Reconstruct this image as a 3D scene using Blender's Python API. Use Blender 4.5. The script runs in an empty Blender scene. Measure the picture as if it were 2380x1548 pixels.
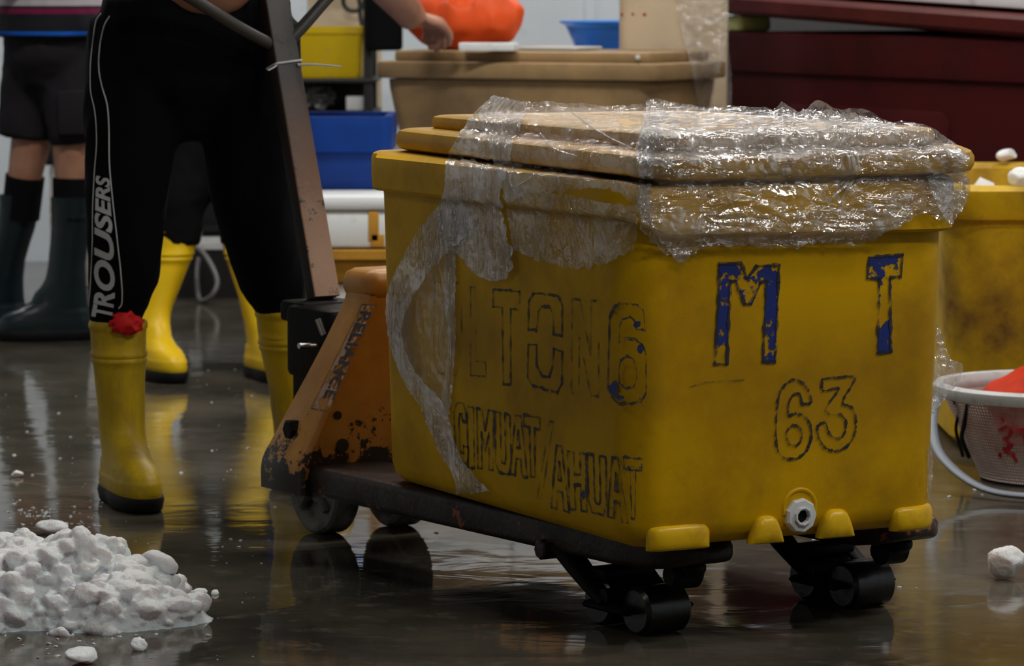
import bpy, bmesh, math, random
from math import sin, cos, pi, radians, sqrt
from mathutils import Vector, Matrix, noise
from mathutils.bvhtree import BVHTree
from mathutils.geometry import tessellate_polygon
random.seed(7)
S = bpy.context.scene
COL = S.collection

# ------------------------------------------------------------------ camera, world, exposure
W_PX, H_PX, F_PX = 2380.0, 1548.0, 8130.0
CAM_H, PITCH = 1.05, 0.0981
cd = bpy.data.cameras.new('camera'); cam = bpy.data.objects.new('camera', cd); COL.objects.link(cam)
cam.location = (0, 0, CAM_H); cam.rotation_euler = (pi/2-PITCH, 0, 0)
cd.sensor_width = 36.0; cd.lens = F_PX/W_PX*36.0; cd.clip_end = 60
cd.dof.use_dof = True; cd.dof.focus_distance = 5.75; cd.dof.aperture_fstop = 9.0
S.camera = cam
wd = bpy.data.worlds.new('world'); S.world = wd; wd.use_nodes = True
wd.node_tree.nodes['Background'].inputs[0].default_value = (0.6, 0.75, 1, 1)
wd.node_tree.nodes['Background'].inputs[1].default_value = 0.02
S.view_settings.view_transform = 'Standard'; S.view_settings.look = 'None'
S.view_settings.gamma = 1; S.view_settings.use_curve_mapping = False
S.view_settings.exposure = -0.1
# ceiling lamps (built further down): x, y, length, power in watts
ROOM_Z = 3.6
LAMPS = [(1.7, 3.2, 1.2, 49), (3.0, 5.2, 1.2, 56), (0.9, 7.6, 1.2, 40), (-1.0, 8.0, 1.2, 62),
         (2.4, 9.6, 1.2, 40), (0.3, 11.7, 1.2, 60), (-2.6, 11.6, 1.2, 30), (-2.8, 3.6, 1.2, 9)]

# ------------------------------------------------------------------ sight lines of the photograph -> points in the room
_w = Vector((0, cos(PITCH), -sin(PITCH))); _u = Vector((0, sin(PITCH), cos(PITCH))); _r = Vector((1, 0, 0))
_o = Vector((0, 0, CAM_H))
def sight(u, v): return (_w + _r*((u-W_PX/2)/F_PX) + _u*((H_PX/2-v)/F_PX))
def at_z(u, v, z): d = sight(u, v); return _o + d*((z-CAM_H)/d.z)
def at_y(u, v, y): d = sight(u, v); return _o + d*(y/d.y)
def at_plane(u, v, p, n): d = sight(u, v); return _o + d*((p-_o).dot(n)/d.dot(n))

# ------------------------------------------------------------------ object helpers
def tag(o, label=None, cat=None, group=None, kind=None):
    if label: o['label'] = label
    if cat: o['category'] = cat
    if group: o['group'] = group
    if kind: o['kind'] = kind
    return o
def thing(name, label, cat, loc=(0, 0, 0), rz=0, group=None):
    o = bpy.data.objects.new(name, None); COL.objects.link(o); o.empty_display_size = .1
    o.location = loc; o.rotation_euler = (0, 0, rz)
    return tag(o, label, cat, group)
def finish(name, bm, mat, parent=None, sharp=40, local=False):
    """bm -> one mesh object. World-space vertices are moved into the parent's space unless local."""
    bmesh.ops.recalc_face_normals(bm, faces=bm.faces)
    me = bpy.data.meshes.new(name); bm.to_mesh(me); bm.free()
    o = bpy.data.objects.new(name, me); COL.objects.link(o)
    for m in (mat if isinstance(mat, (list, tuple)) else [mat]): me.materials.append(m)
    me.polygons.foreach_set('use_smooth', [True]*len(me.polygons))
    me.set_sharp_from_angle(angle=radians(sharp))
    if parent:
        o.parent = parent
        if not local:
            M = Matrix.Identity(4); q = parent
            while q: M = Matrix.LocRotScale(q.location, q.rotation_euler, q.scale) @ M; q = q.parent
            me.transform(M.inverted())
    return o
def struct(name, bm, mat): return tag(finish(name, bm, mat), kind='structure')
def copy_tree(o, parent=None):
    c = o.copy(); COL.objects.link(c)
    if parent: c.parent = parent
    for ch in list(o.children): copy_tree(ch, c)
    return c
NB = bmesh.new
def rr(hx, hy, r, n=6):
    """rounded rectangle outline, counter clockwise"""
    r = max(min(r, hx*.999, hy*.999), 1e-4); P = []
    for cx, cy, a0 in ((hx-r, hy-r, 0), (-hx+r, hy-r, pi/2), (-hx+r, -hy+r, pi), (hx-r, -hy+r, 3*pi/2)):
        for k in range(n+1):
            a = a0+pi/2*k/n; P.append((cx+r*cos(a), cy+r*sin(a)))
    return P
def skin_rings(bm, rings, cap0=True, cap1=True, closed=True):
    V = [[bm.verts.new(p) for p in R] for R in rings]; n = len(rings[0])
    for a, b in zip(V[:-1], V[1:]):
        for i in range(n if closed else n-1):
            j = (i+1) % n
            bm.faces.new((a[i], a[j], b[j], b[i]))
    if cap0: bm.faces.new(V[0][::-1])
    if cap1: bm.faces.new(V[-1])
    return V
def tub(bm, frame, rings, n=6, cap0=True, cap1=True):
    """frame(x,y,z)->Vector; rings = [(hx,hy,r,z[,cx,cy])]"""
    L = []
    for R in rings:
        hx, hy, r, z = R[:4]; cx, cy = (R[4], R[5]) if len(R) > 4 else (0, 0)
        L.append([frame(cx+p[0], cy+p[1], z) for p in rr(hx, hy, r, n)])
    return skin_rings(bm, L, cap0, cap1)
def world_frame(o, ax, ay, az=Vector((0, 0, 1))):
    o, ax, ay, az = Vector(o), Vector(ax), Vector(ay), Vector(az)
    return lambda x, y, z: o+ax*x+ay*y+az*z
def rbox(bm, fr, x0, x1, y0, y1, z0, z1, r=.01, b=None, n=4):
    """box with rounded upright edges (r) and small bevels top and bottom (b)"""
    b = r*.6 if b is None else b
    cx, cy, hx, hy = (x0+x1)/2, (y0+y1)/2, (x1-x0)/2, (y1-y0)/2
    k = [(0, 1), (.3, .3), (1, 0)]
    R = [(hx-b*f, hy-b*f, max(r-b*f, b*.3), z0+b*(1-g), cx, cy) for f, g in ((1, 1), (.3, .7), (0, 0))]
    R += [(hx-b*f, hy-b*f, max(r-b*f, b*.3), z1-b*(1-g), cx, cy) for f, g in ((0, 0), (.3, .7), (1, 1))]
    tub(bm, fr, R, n)
ID = world_frame((0, 0, 0), (1, 0, 0), (0, 1, 0))
def catmull(P, n=6):
    P = [Vector(p) for p in P]
    if len(P) < 3: return [P[0].lerp(P[-1], k/n) for k in range(n+1)]
    Q = [P[0]*2-P[1]]+P+[P[-1]*2-P[-2]]; out = []
    for i in range(1, len(Q)-2):
        a, b, c, d = Q[i-1:i+3]
        for k in range(n):
            t = k/n
            out.append(.5*((2*b)+(c-a)*t+(2*a-5*b+4*c-d)*t*t+(3*b-a-3*c+d)*t**3))
    return out+[Q[-2].copy()]
def lerp_list(L, m):
    out = []
    for i in range(m):
        t = i/(m-1)*(len(L)-1); k = min(int(t), len(L)-2); f = t-k
        f2 = f*f*(3-2*f)*.5+f*.5
        out.append(L[k]+(L[k+1]-L[k])*f2)
    return out
def tube(bm, path, rad, seg=10, flat=1.0, up=None, caps=True, smooth=6):
    """round (or flattened) tube along a smoothed path; rad number or list per control point"""
    P = catmull(path, smooth) if smooth else [Vector(p) for p in path]
    if isinstance(rad, (int, float)): rad = [rad]*len(path)
    Rd = lerp_list(list(rad), len(P)) if len(rad) != len(P) else rad
    up = Vector(up) if up else None; prev = None; rings = []
    for i, p in enumerate(P):
        t = (P[min(i+1, len(P)-1)]-P[max(i-1, 0)]).normalized()
        if up: x = up.cross(t)
        elif prev is None:
            x = (Vector((0, 0, 1)) if abs(t.z) < .9 else Vector((0, 1, 0))).cross(t)
        else: x = prev - t*prev.dot(t)
        if x.length < 1e-6: x = Vector((1, 0, 0))
        x.normalize(); y = t.cross(x).normalized(); prev = x
        rings.append([p+x*(Rd[i]*cos(2*pi*k/seg))+y*(Rd[i]*flat*sin(2*pi*k/seg)) for k in range(seg)])
    skin_rings(bm, rings, caps, caps)
def lump(bm, c, rx, ry, rz, fr=None, sub=3, amp=0, freq=1, seed=0, flatten=None):
    """icosphere ellipsoid with noise"""
    r = bmesh.ops.create_icosphere(bm, subdivisions=sub, radius=1); c = Vector(c)
    for v in r['verts']:
        d = v.co.copy(); k = 1+amp*noise.noise(d*freq+Vector((seed, seed*1.7, -seed)))
        p = Vector((d.x*rx*k, d.y*ry*k, d.z*rz*k))
        if flatten is not None and p.z < flatten: p.z = flatten
        v.co = (fr(p.x, p.y, p.z) if fr else p)+c
    return r['verts']
def cyl(bm, a, b, r0, r1=None, seg=24, bev=0.0):
    a, b = Vector(a), Vector(b); r1 = r0 if r1 is None else r1
    t = (b-a); Ln = t.length; t.normalize()
    x = (Vector((0, 0, 1)) if abs(t.z) < .9 else Vector((1, 0, 0))).cross(t).normalized(); y = t.cross(x)
    prof = [(0, r0-bev), (bev, r0), (Ln-bev, r1), (Ln, r1-bev)] if bev else [(0, r0), (Ln, r1)]
    skin_rings(bm, [[a+t*h+x*(r*cos(2*pi*k/seg))+y*(r*sin(2*pi*k/seg)) for k in range(seg)] for h, r in prof])
def revolve(bm, c, ax, prof, seg=32, cap0=True, cap1=True):
    """prof = [(distance along axis, radius)]"""
    c, t = Vector(c), Vector(ax).normalized()
    x = (Vector((0, 0, 1)) if abs(t.z) < .9 else Vector((1, 0, 0))).cross(t).normalized(); y = t.cross(x)
    return skin_rings(bm, [[c+t*h+x*(r*cos(2*pi*k/seg))+y*(r*sin(2*pi*k/seg)) for k in range(seg)] for h, r in prof], cap0, cap1)
def evaluated(bm, voxel, smooth=6, dec=None):
    """voxel union + smoothing of overlapping closed pieces -> new bmesh"""
    me = bpy.data.meshes.new('t'); bmesh.ops.recalc_face_normals(bm, faces=bm.faces); bm.to_mesh(me); bm.free()
    o = bpy.data.objects.new('t', me); COL.objects.link(o)
    m = o.modifiers.new('r', 'REMESH'); m.mode = 'VOXEL'; m.voxel_size = voxel; m.adaptivity = 0
    s = o.modifiers.new('s', 'SMOOTH'); s.factor = .5; s.iterations = smooth
    dg = bpy.context.evaluated_depsgraph_get(); me2 = bpy.data.meshes.new_from_object(o.evaluated_get(dg))
    b = NB(); b.from_mesh(me2)
    bpy.data.objects.remove(o); bpy.data.meshes.remove(me); bpy.data.meshes.remove(me2)
    return b
def wrinkle(bm, amp, freq, seed=0, stretch=(1, 1, 1)):
    bm.normal_update()
    for v in bm.verts:
        p = Vector((v.co.x*stretch[0], v.co.y*stretch[1], v.co.z*stretch[2]))*freq+Vector((seed, 0, 0))
        n = noise.noise(p); n2 = 1-abs(noise.noise(p*1.9+Vector((5, 2, 1))))*2
        v.co += v.normal*(amp*(n*.6+n2*.4))

# ------------------------------------------------------------------ materials
class NT:
    def __init__(s, name):
        s.m = bpy.data.materials.new(name); s.m.use_nodes = True; s.t = s.m.node_tree; s.t.nodes.clear()
        s.out = s.n('ShaderNodeOutputMaterial')
    def n(s, typ, **kw):
        x = s.t.nodes.new(typ)
        for k, v in kw.items():
            if k.startswith('i_'):
                key = k[2:]; key = int(key) if key.isdigit() else key.replace('_', ' ')
                x.inputs[key].default_value = v
            else: setattr(x, k, v)
        return x
    def l(s, a, b): s.t.links.new(a, b)
    def coords(s, scale=(1, 1, 1)):
        tc = s.n('ShaderNodeTexCoord'); mp = s.n('ShaderNodeMapping'); mp.inputs['Scale'].default_value = scale
        s.l(tc.outputs['Object'], mp.inputs['Vector']); return mp.outputs['Vector']
    def noise(s, vec, scale, detail=5, rough=.6, dist=0):
        x = s.n('ShaderNodeTexNoise'); x.inputs['Scale'].default_value = scale; x.inputs['Detail'].default_value = detail
        x.inputs['Roughness'].default_value = rough; x.inputs['Distortion'].default_value = dist
        s.l(vec, x.inputs['Vector']); return x.outputs['Fac']
    def ramp(s, fac, lo, hi, a=(0, 0, 0, 1), b=(1, 1, 1, 1)):
        x = s.n('ShaderNodeValToRGB'); x.color_ramp.elements[0].position = lo; x.color_ramp.elements[1].position = hi
        x.color_ramp.elements[0].color = a; x.color_ramp.elements[1].color = b
        s.l(fac, x.inputs['Fac']); return x.outputs['Color']
    def mix(s, fac, a, b):
        x = s.n('ShaderNodeMix'); x.data_type = 'RGBA'
        for k, v in ((0, fac), (6, a), (7, b)):
            if hasattr(v, 'is_linked') or isinstance(v, bpy.types.NodeSocket): s.l(v, x.inputs[k])
            else: x.inputs[k].default_value = v
        return x.outputs[2]
    def bump(s, h, strength, dist=.01):
        x = s.n('ShaderNodeBump'); x.inputs['Strength'].default_value = strength; x.inputs['Distance'].default_value = dist
        s.l(h, x.inputs['Height']); return x.outputs['Normal']
    def bsdf(s, col, rough=.5, metal=0, spec=.5, normal=None, **kw):
        p = s.n('ShaderNodeBsdfPrincipled')
        for k, v in (('Base Color', col), ('Roughness', rough), ('Metallic', metal), ('Specular IOR Level', spec)):
            if isinstance(v, bpy.types.NodeSocket): s.l(v, p.inputs[k])
            else: p.inputs[k].default_value = v
        for k, v in kw.items(): p.inputs[k.replace('_', ' ')].default_value = v
        if normal: s.l(normal, p.inputs['Normal'])
        s.l(p.outputs[0], s.out.inputs['Surface']); return p
def C4(c): return (c[0], c[1], c[2], 1)
def hexc(r, g, b):
    f = lambda v: ((v/255+.055)/1.055)**2.4 if v > 10 else v/255/12.92
    return (f(r), f(g), f(b), 1)
def plain(name, col, rough=.5, metal=0, spec=.5, bump=0, bscale=60):
    t = NT(name); v = t.coords(); nrm = t.bump(t.noise(v, bscale), bump, .004) if bump else None
    var = t.ramp(t.noise(v, 9, 3), .3, .75, tuple(c*.82 for c in col[:3])+(1,), C4(col))
    t.bsdf(var, rough, metal, spec, nrm); return t.m
def grimy(name, col, dirt, scale=6, lo=.5, hi=.75, rough=.45, rough_d=.6, bump=.15, fleck=None, stretch=(1, 1, 1), spec=.25, amt=1.0, seed=0.0, band=None):
    """painted or moulded surface with grime patches, speckle and small dents"""
    t = NT(name); v = t.coords(stretch)
    if seed: 
        ad = t.n('ShaderNodeVectorMath', operation='ADD'); ad.inputs[1].default_value = (seed, seed*2, -seed); t.l(v, ad.inputs[0]); v = ad.outputs[0]
    f1 = t.ramp(t.noise(v, scale, 7, .65), lo, hi, (0, 0, 0, 1), (amt, amt, amt, 1))
    if band:                                                        # a scuffed, grimy belt worn round the middle
        sp = t.n('ShaderNodeSeparateXYZ'); t.l(t.coords(), sp.inputs[0]); g = t.n('ShaderNodeMapRange'); g.interpolation_type = 'SMOOTHSTEP'
        ab = t.n('ShaderNodeMath', operation='SUBTRACT', i_1=band[0]); t.l(sp.outputs[2], ab.inputs[0]); a2 = t.n('ShaderNodeMath', operation='ABSOLUTE'); t.l(ab.outputs[0], a2.inputs[0])
        g.inputs['From Min'].default_value = band[1]; g.inputs['From Max'].default_value = 0; t.l(a2.outputs[0], g.inputs['Value'])
        mb = t.n('ShaderNodeMath', operation='MULTIPLY'); t.l(g.outputs[0], mb.inputs[0]); t.l(t.ramp(t.noise(v, 3.4, 5, .6), .30, .62), mb.inputs[1])
        mb2 = t.n('ShaderNodeMath', operation='MULTIPLY', i_1=band[2]); t.l(mb.outputs[0], mb2.inputs[0])
        col_n = t.mix(mb2.outputs[0], col, dirt)
    else: col_n = col
    c = t.mix(f1, col_n, dirt)
    f2 = t.ramp(t.noise(v, scale*11, 4, .7), .62, .74)
    d2 = tuple(x*.35+y*.5 for x, y in zip(col[:3], dirt[:3]))+(1,)
    sc = t.n('ShaderNodeMath', operation='MULTIPLY', i_1=.35); t.l(f2, sc.inputs[0])
    c = t.mix(sc.outputs[0], c, d2)
    if fleck:
        f3 = t.ramp(t.noise(v, fleck[1], 5, .7), fleck[2], fleck[2]+.03); c = t.mix(f3, c, fleck[0])
    rg = t.n('ShaderNodeMapRange'); rg.inputs['To Min'].default_value = rough; rg.inputs['To Max'].default_value = rough_d
    t.l(f1, rg.inputs['Value'])
    nrm = t.bump(t.noise(v, scale*7, 6, .6), bump, .004)
    t.bsdf(c, rg.outputs[0], 0, spec, nrm); return t.m

YEL = (0.62, 0.36, 0.004, 1)
M = {}
M['yellow'] = grimy('yellow_moulded_plastic', (0.60, 0.335, 0.002, 1), (0.24, 0.12, 0.010, 1), 4.2, .46, .82, .42, .58, .12, (( .10, .05, .01, 1), 3.1, .70), spec=.10, band=(.26, .17, .62))
M['yellow_lid'] = grimy('yellow_lid_plastic', (0.50, 0.27, 0.004, 1), (0.2, 0.10, 0.01, 1), 6, .48, .8, .38, .5, .12, spec=.2)
M['yellow_far'] = grimy('stained_yellow_plastic', (0.70, 0.43, 0.004, 1), (0.115, 0.045, 0.012, 1), 2.2, .42, .66, .45, .6, .12, ((.03, .02, .02, 1), 14, .69), spec=.3)
M['foot'] = grimy('bright_yellow_plastic', (0.70, 0.42, 0.006, 1), (0.35, 0.18, 0.01, 1), 14, .52, .8, .3, .45, .08)
def jack_paint():
    t = NT('orange_jack_paint'); v = t.coords(); sp = t.n('ShaderNodeSeparateXYZ'); t.l(v, sp.inputs[0])
    c = t.mix(t.ramp(t.noise(v, 7, 7, .65), .42, .75), (.57, .265, .052, 1), (.36, .13, .016, 1))
    n = t.noise(v, 17, 6, .7); w = t.n('ShaderNodeMapRange'); w.inputs['From Min'].default_value = .10; w.inputs['From Max'].default_value = .26; w.inputs['To Min'].default_value = .62; w.inputs['To Max'].default_value = .30
    w.inputs['From Min'].default_value = .10; w.inputs['From Max'].default_value = .31; w.inputs['To Min'].default_value = .66; w.inputs['To Max'].default_value = .27; t.l(sp.outputs[2], w.inputs['Value'])
    ad = t.n('ShaderNodeMath', operation='ADD'); t.l(n, ad.inputs[0]); t.l(w.outputs[0], ad.inputs[1])
    f = t.ramp(ad.outputs[0], .955, .985); c = t.mix(f, c, (.018, .012, .011, 1))
    c = t.mix(t.ramp(t.noise(v, 34, 5, .75), .67, .71), c, (.03, .016, .012, 1))
    t.bsdf(c, .42, 0, .5, t.bump(t.noise(v, 50), .15, .003)); return t.m
M['orange'] = jack_paint()
M['rust'] = grimy('rusted_dark_steel', (0.032, 0.020, 0.016, 1), (0.012, 0.009, 0.009, 1), 9, .4, .7, .38, .6, .5, ((.26, .075, .022, 1), 10, .60))
M['black_steel'] = grimy('greasy_black_steel', (0.003, 0.003, 0.003, 1), (0.007, 0.006, 0.006, 1), 12, .55, .8, .55, .7, .3, spec=.15)
M['roller'] = plain('black_polyurethane', (0.008, 0.008, 0.008, 1), .28, 0, .5, .2)
M['wheel'] = grimy('worn_grey_wheel', (0.16, 0.155, 0.135, 1), (0.03, 0.028, 0.024, 1), 14, .42, .62, .5, .7, .3)
M['steel'] = plain('bare_steel', (0.5, 0.5, 0.5, 1), .35, 1)
M['white_pl'] = grimy('white_plastic', (0.62, 0.63, 0.64, 1), (0.35, 0.33, 0.3, 1), 30, .55, .8, .4, .5, .05)
M['foam'] = grimy('white_foam', (0.74, 0.76, 0.78, 1), (0.38, 0.36, 0.32, 1), 8, .58, .8, .75, .8, .2)
M['foam_dirty'] = grimy('dirty_foam', (0.50, 0.49, 0.47, 1), (0.34, 0.17, 0.03, 1), 5, .60, .66, .75, .8, .2, seed=3)
M['tan'] = grimy('tan_moulded_plastic', (0.345, 0.222, 0.102, 1), (0.15, 0.10, 0.055, 1), 2.8, .42, .72, .55, .65, .1, ((.06, .04, .03, 1), 6, .74))
M['board'] = grimy('cream_panel', (0.56, 0.45, 0.31, 1), (0.42, 0.32, 0.22, 1), 5, .45, .75, .5, .6, .06)
M['maroon'] = grimy('maroon_moulded_plastic', (0.062, 0.005, 0.006, 1), (0.032, 0.006, 0.005, 1), 3, .4, .75, .55, .65, .1, spec=.1)
M['maroon_lid'] = grimy('maroon_lid_plastic', (0.085, 0.010, 0.008, 1), (0.05, 0.009, 0.007, 1), 3, .4, .75, .5, .6, .1, spec=.12)
M['blue'] = plain('blue_plastic', (0.003, 0.042, 0.26, 1), .5, 0, .25, .1)
M['basin'] = plain('light_blue_plastic', (0.01, 0.19, 0.72, 1), .4)
M['tub_yellow'] = grimy('yellow_tub', (0.72, 0.50, 0.01, 1), (0.5, 0.36, 0.08, 1), 6, .55, .8, .45, .5, .05)
M['orange_bag'] = plain('orange_plastic_bag', (0.86, 0.105, 0.022, 1), .45, 0, .2, .15, 30)
M['red_bag'] = plain('red_plastic_bag', (0.56, 0.035, 0.006, 1), .55, 0, .12, .15, 30)
M['red_cloth'] = plain('red_cloth', (0.66, 0.012, 0.012, 1), .7, 0, .3, .3, 120)
M['lilac'] = plain('pale_lilac_plastic', (0.6, 0.6, 0.8, 1), .5)
M['tray'] = grimy('amber_tray_plastic', (0.52, 0.26, 0.03, 1), (0.28, 0.13, 0.02, 1), 5, .45, .75, .5, .6, .08)
M['trouser'] = plain('black_cotton', (0.0022, 0.0024, 0.0035, 1), .9, 0, .12, .25, 260)
M['print'] = plain('white_print', (0.62, 0.62, 0.62, 1), .7)
M['shorts'] = plain('charcoal_cotton', (0.020, 0.017, 0.022, 1), .9, 0, .2, .25, 200)
M['black_cloth'] = plain('black_cloth', (0.004, 0.004, 0.005, 1), .9, 0, .15, .2, 200)
M['boot_yellow'] = grimy('yellow_rubber', (0.58, 0.38, 0.010, 1), (0.17, 0.105, 0.02, 1), 7, .42, .72, .42, .6, .12, ((.12, .03, .015, 1), 9, .74), stretch=(1, 1, .45))
M['boot_clean'] = plain('clean_yellow_rubber', (0.80, 0.52, 0.006, 1), .42, 0, .3, .05)
M['boot_dark'] = plain('dark_green_rubber', (0.008, 0.018, 0.022, 1), .3, 0, .5, .05)
M['sole'] = plain('black_rubber', (0.004, 0.004, 0.005, 1), .6, 0, .3, .3)
M['hair'] = plain('black_hair', (0.006, 0.005, 0.005, 1), .5, 0, .4, .5, 300)
M['shirt_grey'] = plain('grey_cotton', (0.08, 0.08, 0.085, 1), .9, 0, .2, .2, 200)
M['dark_post'] = plain('dark_rack_steel', (0.014, 0.013, 0.014, 1), .5)
M['grey_pl'] = grimy('grey_plastic_sheet', (0.24, 0.245, 0.25, 1), (0.09, 0.09, 0.09, 1), 6, .45, .65, .5, .6, .2)
M['hose'] = plain('grey_rubber_hose', (0.12, 0.12, 0.125, 1), .45)
M['hose_dark'] = plain('dark_rubber_hose', (0.03, 0.032, 0.03, 1), .5)
M['handle_grey'] = plain('grey_plastic_hoop', (0.20, 0.225, 0.27, 1), .45)
M['tie'] = plain('white_nylon', (0.68, 0.68, 0.7, 1), .45)
M['lime'] = plain('pale_green_cloth', (0.62, 0.70, 0.30, 1), .8, 0, .3, .2, 80)
M['brush_red'] = plain('red_paint', (0.38, 0.008, 0.02, 1), .6)
M['ink_black'] = plain('black_print', (0.02, 0.02, 0.035, 1), .6)
M['tick'] = plain('dark_scratch', (0.02, 0.015, 0.012, 1), .7)

def skin_mat():
    t = NT('skin'); v = t.coords()
    c = t.mix(t.ramp(t.noise(v, 14, 4), .35, .7), (0.42, 0.215, 0.135, 1), (0.33, 0.145, 0.095, 1))
    t.bsdf(c, .5, 0, .4, t.bump(t.noise(v, 180), .08, .002)); return t.m
M['skin'] = skin_mat()
def bar_mat():
    """handle bar: pink worn paint low down, brown rust and dark grease higher up (object z runs along the bar)"""
    t = NT('worn_handle_paint'); tc = t.n('ShaderNodeTexCoord'); sp = t.n('ShaderNodeSeparateXYZ'); t.l(tc.outputs['Object'], sp.inputs[0])
    v = t.coords(); n = t.noise(v, 16, 6, .7)
    ad = t.n('ShaderNodeMath', operation='MULTIPLY_ADD', i_1=.16); t.l(n, ad.inputs[0]); t.l(sp.outputs[2], ad.inputs[2])
    r = t.n('ShaderNodeValToRGB'); t.l(ad.outputs[0], r.inputs['Fac']); e = r.color_ramp.elements
    e[0].position = .02; e[0].color = (.33, .14, .075, 1); e[1].position = .95; e[1].color = (.055, .05, .047, 1)
    for p, c in ((.12, (.37, .215, .135, 1)), (.24, (.28, .155, .09, 1)), (.33, (.15, .07, .034, 1)), (.45, (.085, .042, .026, 1)), (.53, (.032, .026, .024, 1)), (.57, (.05, .045, .042, 1))):
        x = e.new(p); x.color = c
    f = t.ramp(t.noise(v, 30, 5, .75), .59, .65); c = t.mix(f, r.outputs['Color'], (.02, .014, .012, 1))
    t.bsdf(c, .5, 0, .5, t.bump(t.noise(v, 60), .2, .003)); return t.m
M['bar'] = bar_mat()
def worn_paint(name, col, lo, scale=26, thin=0.0):
    t = NT(name); v = t.coords(); p = t.bsdf(col, .55)
    tr = t.n('ShaderNodeBsdfTransparent'); mx = t.n('ShaderNodeMixShader')
    t.l(t.ramp(t.noise(v, scale, 6, .7), lo, lo+(.03 if not thin else .14), (thin,)*3+(1,)), mx.inputs[0])
    t.l(p.outputs[0], mx.inputs[1]); t.l(tr.outputs[0], mx.inputs[2]); t.l(mx.outputs[0], t.out.inputs['Surface']); return t.m
M['blue_paint'] = worn_paint('chipped_blue_paint', (0.003, 0.018, 0.17, 1), .49, 19)
M['navy_line'] = worn_paint('worn_navy_marker', (0.012, 0.016, 0.032, 1), .49, 42, .10)
M['faint_line'] = worn_paint('faded_navy_marker', (0.022, 0.022, 0.026, 1), .42, 42, .3)
M['label_print'] = worn_paint('scuffed_black_print', (0.014, 0.012, 0.02, 1), .58, 60)
M['sticker'] = worn_paint('scuffed_clear_sticker', (0.42, 0.24, 0.13, 1), .47, 40)
def film_mat(name, haze_lo, haze_hi, boost=2.4, taut=None, fold=1.0, cap=.40):
    """clear film: mostly see-through, whitish where layers bunch, sharp glints on its creases"""
    t = NT(name); v = t.coords()
    if taut:                                                        # stretched tight: creases run along the drain end
        mp = t.n('ShaderNodeMapping'); mp.inputs['Rotation'].default_value = (0, 0, -.4753); mp.inputs['Scale'].default_value = taut; t.l(v, mp.inputs['Vector']); vb = mp.outputs[0]
    else: vb = v
    n1 = t.noise(vb, 26, 4, .55, 1.6)
    wv = t.n('ShaderNodeMix'); wv.data_type = 'VECTOR'; wv.inputs[0].default_value = .09
    nc = t.n('ShaderNodeTexNoise'); nc.inputs['Scale'].default_value = 14; t.l(vb, nc.inputs['Vector'])
    t.l(vb, wv.inputs[4]); t.l(nc.outputs['Color'], wv.inputs[5])
    vo = t.n('ShaderNodeTexVoronoi'); vo.feature = 'DISTANCE_TO_EDGE'; vo.inputs['Scale'].default_value = 30; t.l(wv.outputs[1], vo.inputs['Vector'])
    h1 = t.n('ShaderNodeMath', operation='MULTIPLY_ADD', i_1=1.1); t.l(vo.outputs['Distance'], h1.inputs[0]); t.l(n1, h1.inputs[2])
    msk = t.ramp(t.noise(v, 9, 3, .5), .40, .60, (.12,)*3+(1,), (1, 1, 1, 1))
    bp = t.n('ShaderNodeBump'); bp.inputs['Distance'].default_value = .034*fold; t.l(h1.outputs[0], bp.inputs['Height']); t.l(msk, bp.inputs['Strength']); nrm = bp.outputs['Normal']
    tr = t.n('ShaderNodeBsdfTransparent'); tr.inputs[0].default_value = (.97, .97, .97, 1)
    df = t.n('ShaderNodeBsdfDiffuse'); df.inputs[0].default_value = (.84, .84, .84, 1); t.l(nrm, df.inputs['Normal'])
    tl = t.n('ShaderNodeBsdfTranslucent'); tl.inputs[0].default_value = (.84, .84, .84, 1); t.l(nrm, tl.inputs['Normal'])
    dm = t.n('ShaderNodeMixShader'); dm.inputs[0].default_value = .4; t.l(df.outputs[0], dm.inputs[1]); t.l(tl.outputs[0], dm.inputs[2])
    hz = t.ramp(t.noise(vb, 13, 3, .62, .9), .36, .70, (haze_lo,)*3+(1,), (haze_hi,)*3+(1,))
    m1 = t.n('ShaderNodeMixShader'); t.l(hz, m1.inputs[0]); t.l(tr.outputs[0], m1.inputs[1]); t.l(dm.outputs[0], m1.inputs[2])
    gl = t.n('ShaderNodeBsdfGlossy'); gl.inputs['Roughness'].default_value = .09; gl.inputs[0].default_value = (.97, .97, .98, 1); t.l(nrm, gl.inputs['Normal'])
    lw = t.n('ShaderNodeLayerWeight'); lw.inputs[0].default_value = .36; t.l(nrm, lw.inputs['Normal'])
    mu = t.n('ShaderNodeMath', operation='MULTIPLY', i_1=boost); t.l(lw.outputs['Fresnel'], mu.inputs[0])
    cl = t.n('ShaderNodeMath', operation='MINIMUM', i_1=cap); t.l(mu.outputs[0], cl.inputs[0])
    m2 = t.n('ShaderNodeMixShader'); t.l(cl.outputs[0], m2.inputs[0]); t.l(m1.outputs[0], m2.inputs[1]); t.l(gl.outputs[0], m2.inputs[2])
    t.l(m2.outputs[0], t.out.inputs['Surface']); return t.m
M['film'] = film_mat('clear_stretch_film', .03, .36, 1.4, None, .5, .20)
M['film_taut'] = film_mat('taut_stretch_film', .03, .24, 1.6, (.10, 1, 1.2), .65, .32)
M['film_dense'] = film_mat('bunched_stretch_film', .12, .62, 2.6)
M['film_hang'] = film_mat('hanging_stretch_film', .16, .88, 1.6, (1.4, 1.4, .20), 1.0, .26)
M['film_soft'] = film_mat('soft_stretch_film', .06, .40, 1.3, (1, 1, .6), .7, .15)
M['film_clear'] = film_mat('thin_stretch_film', .0, .16, 1.2, (1, 1, .3), .35, .12)
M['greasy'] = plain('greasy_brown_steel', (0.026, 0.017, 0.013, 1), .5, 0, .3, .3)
M['dark_bar'] = plain('dark_worn_steel', (0.055, 0.052, 0.05, 1), .42, 0, .5, .2)
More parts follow.
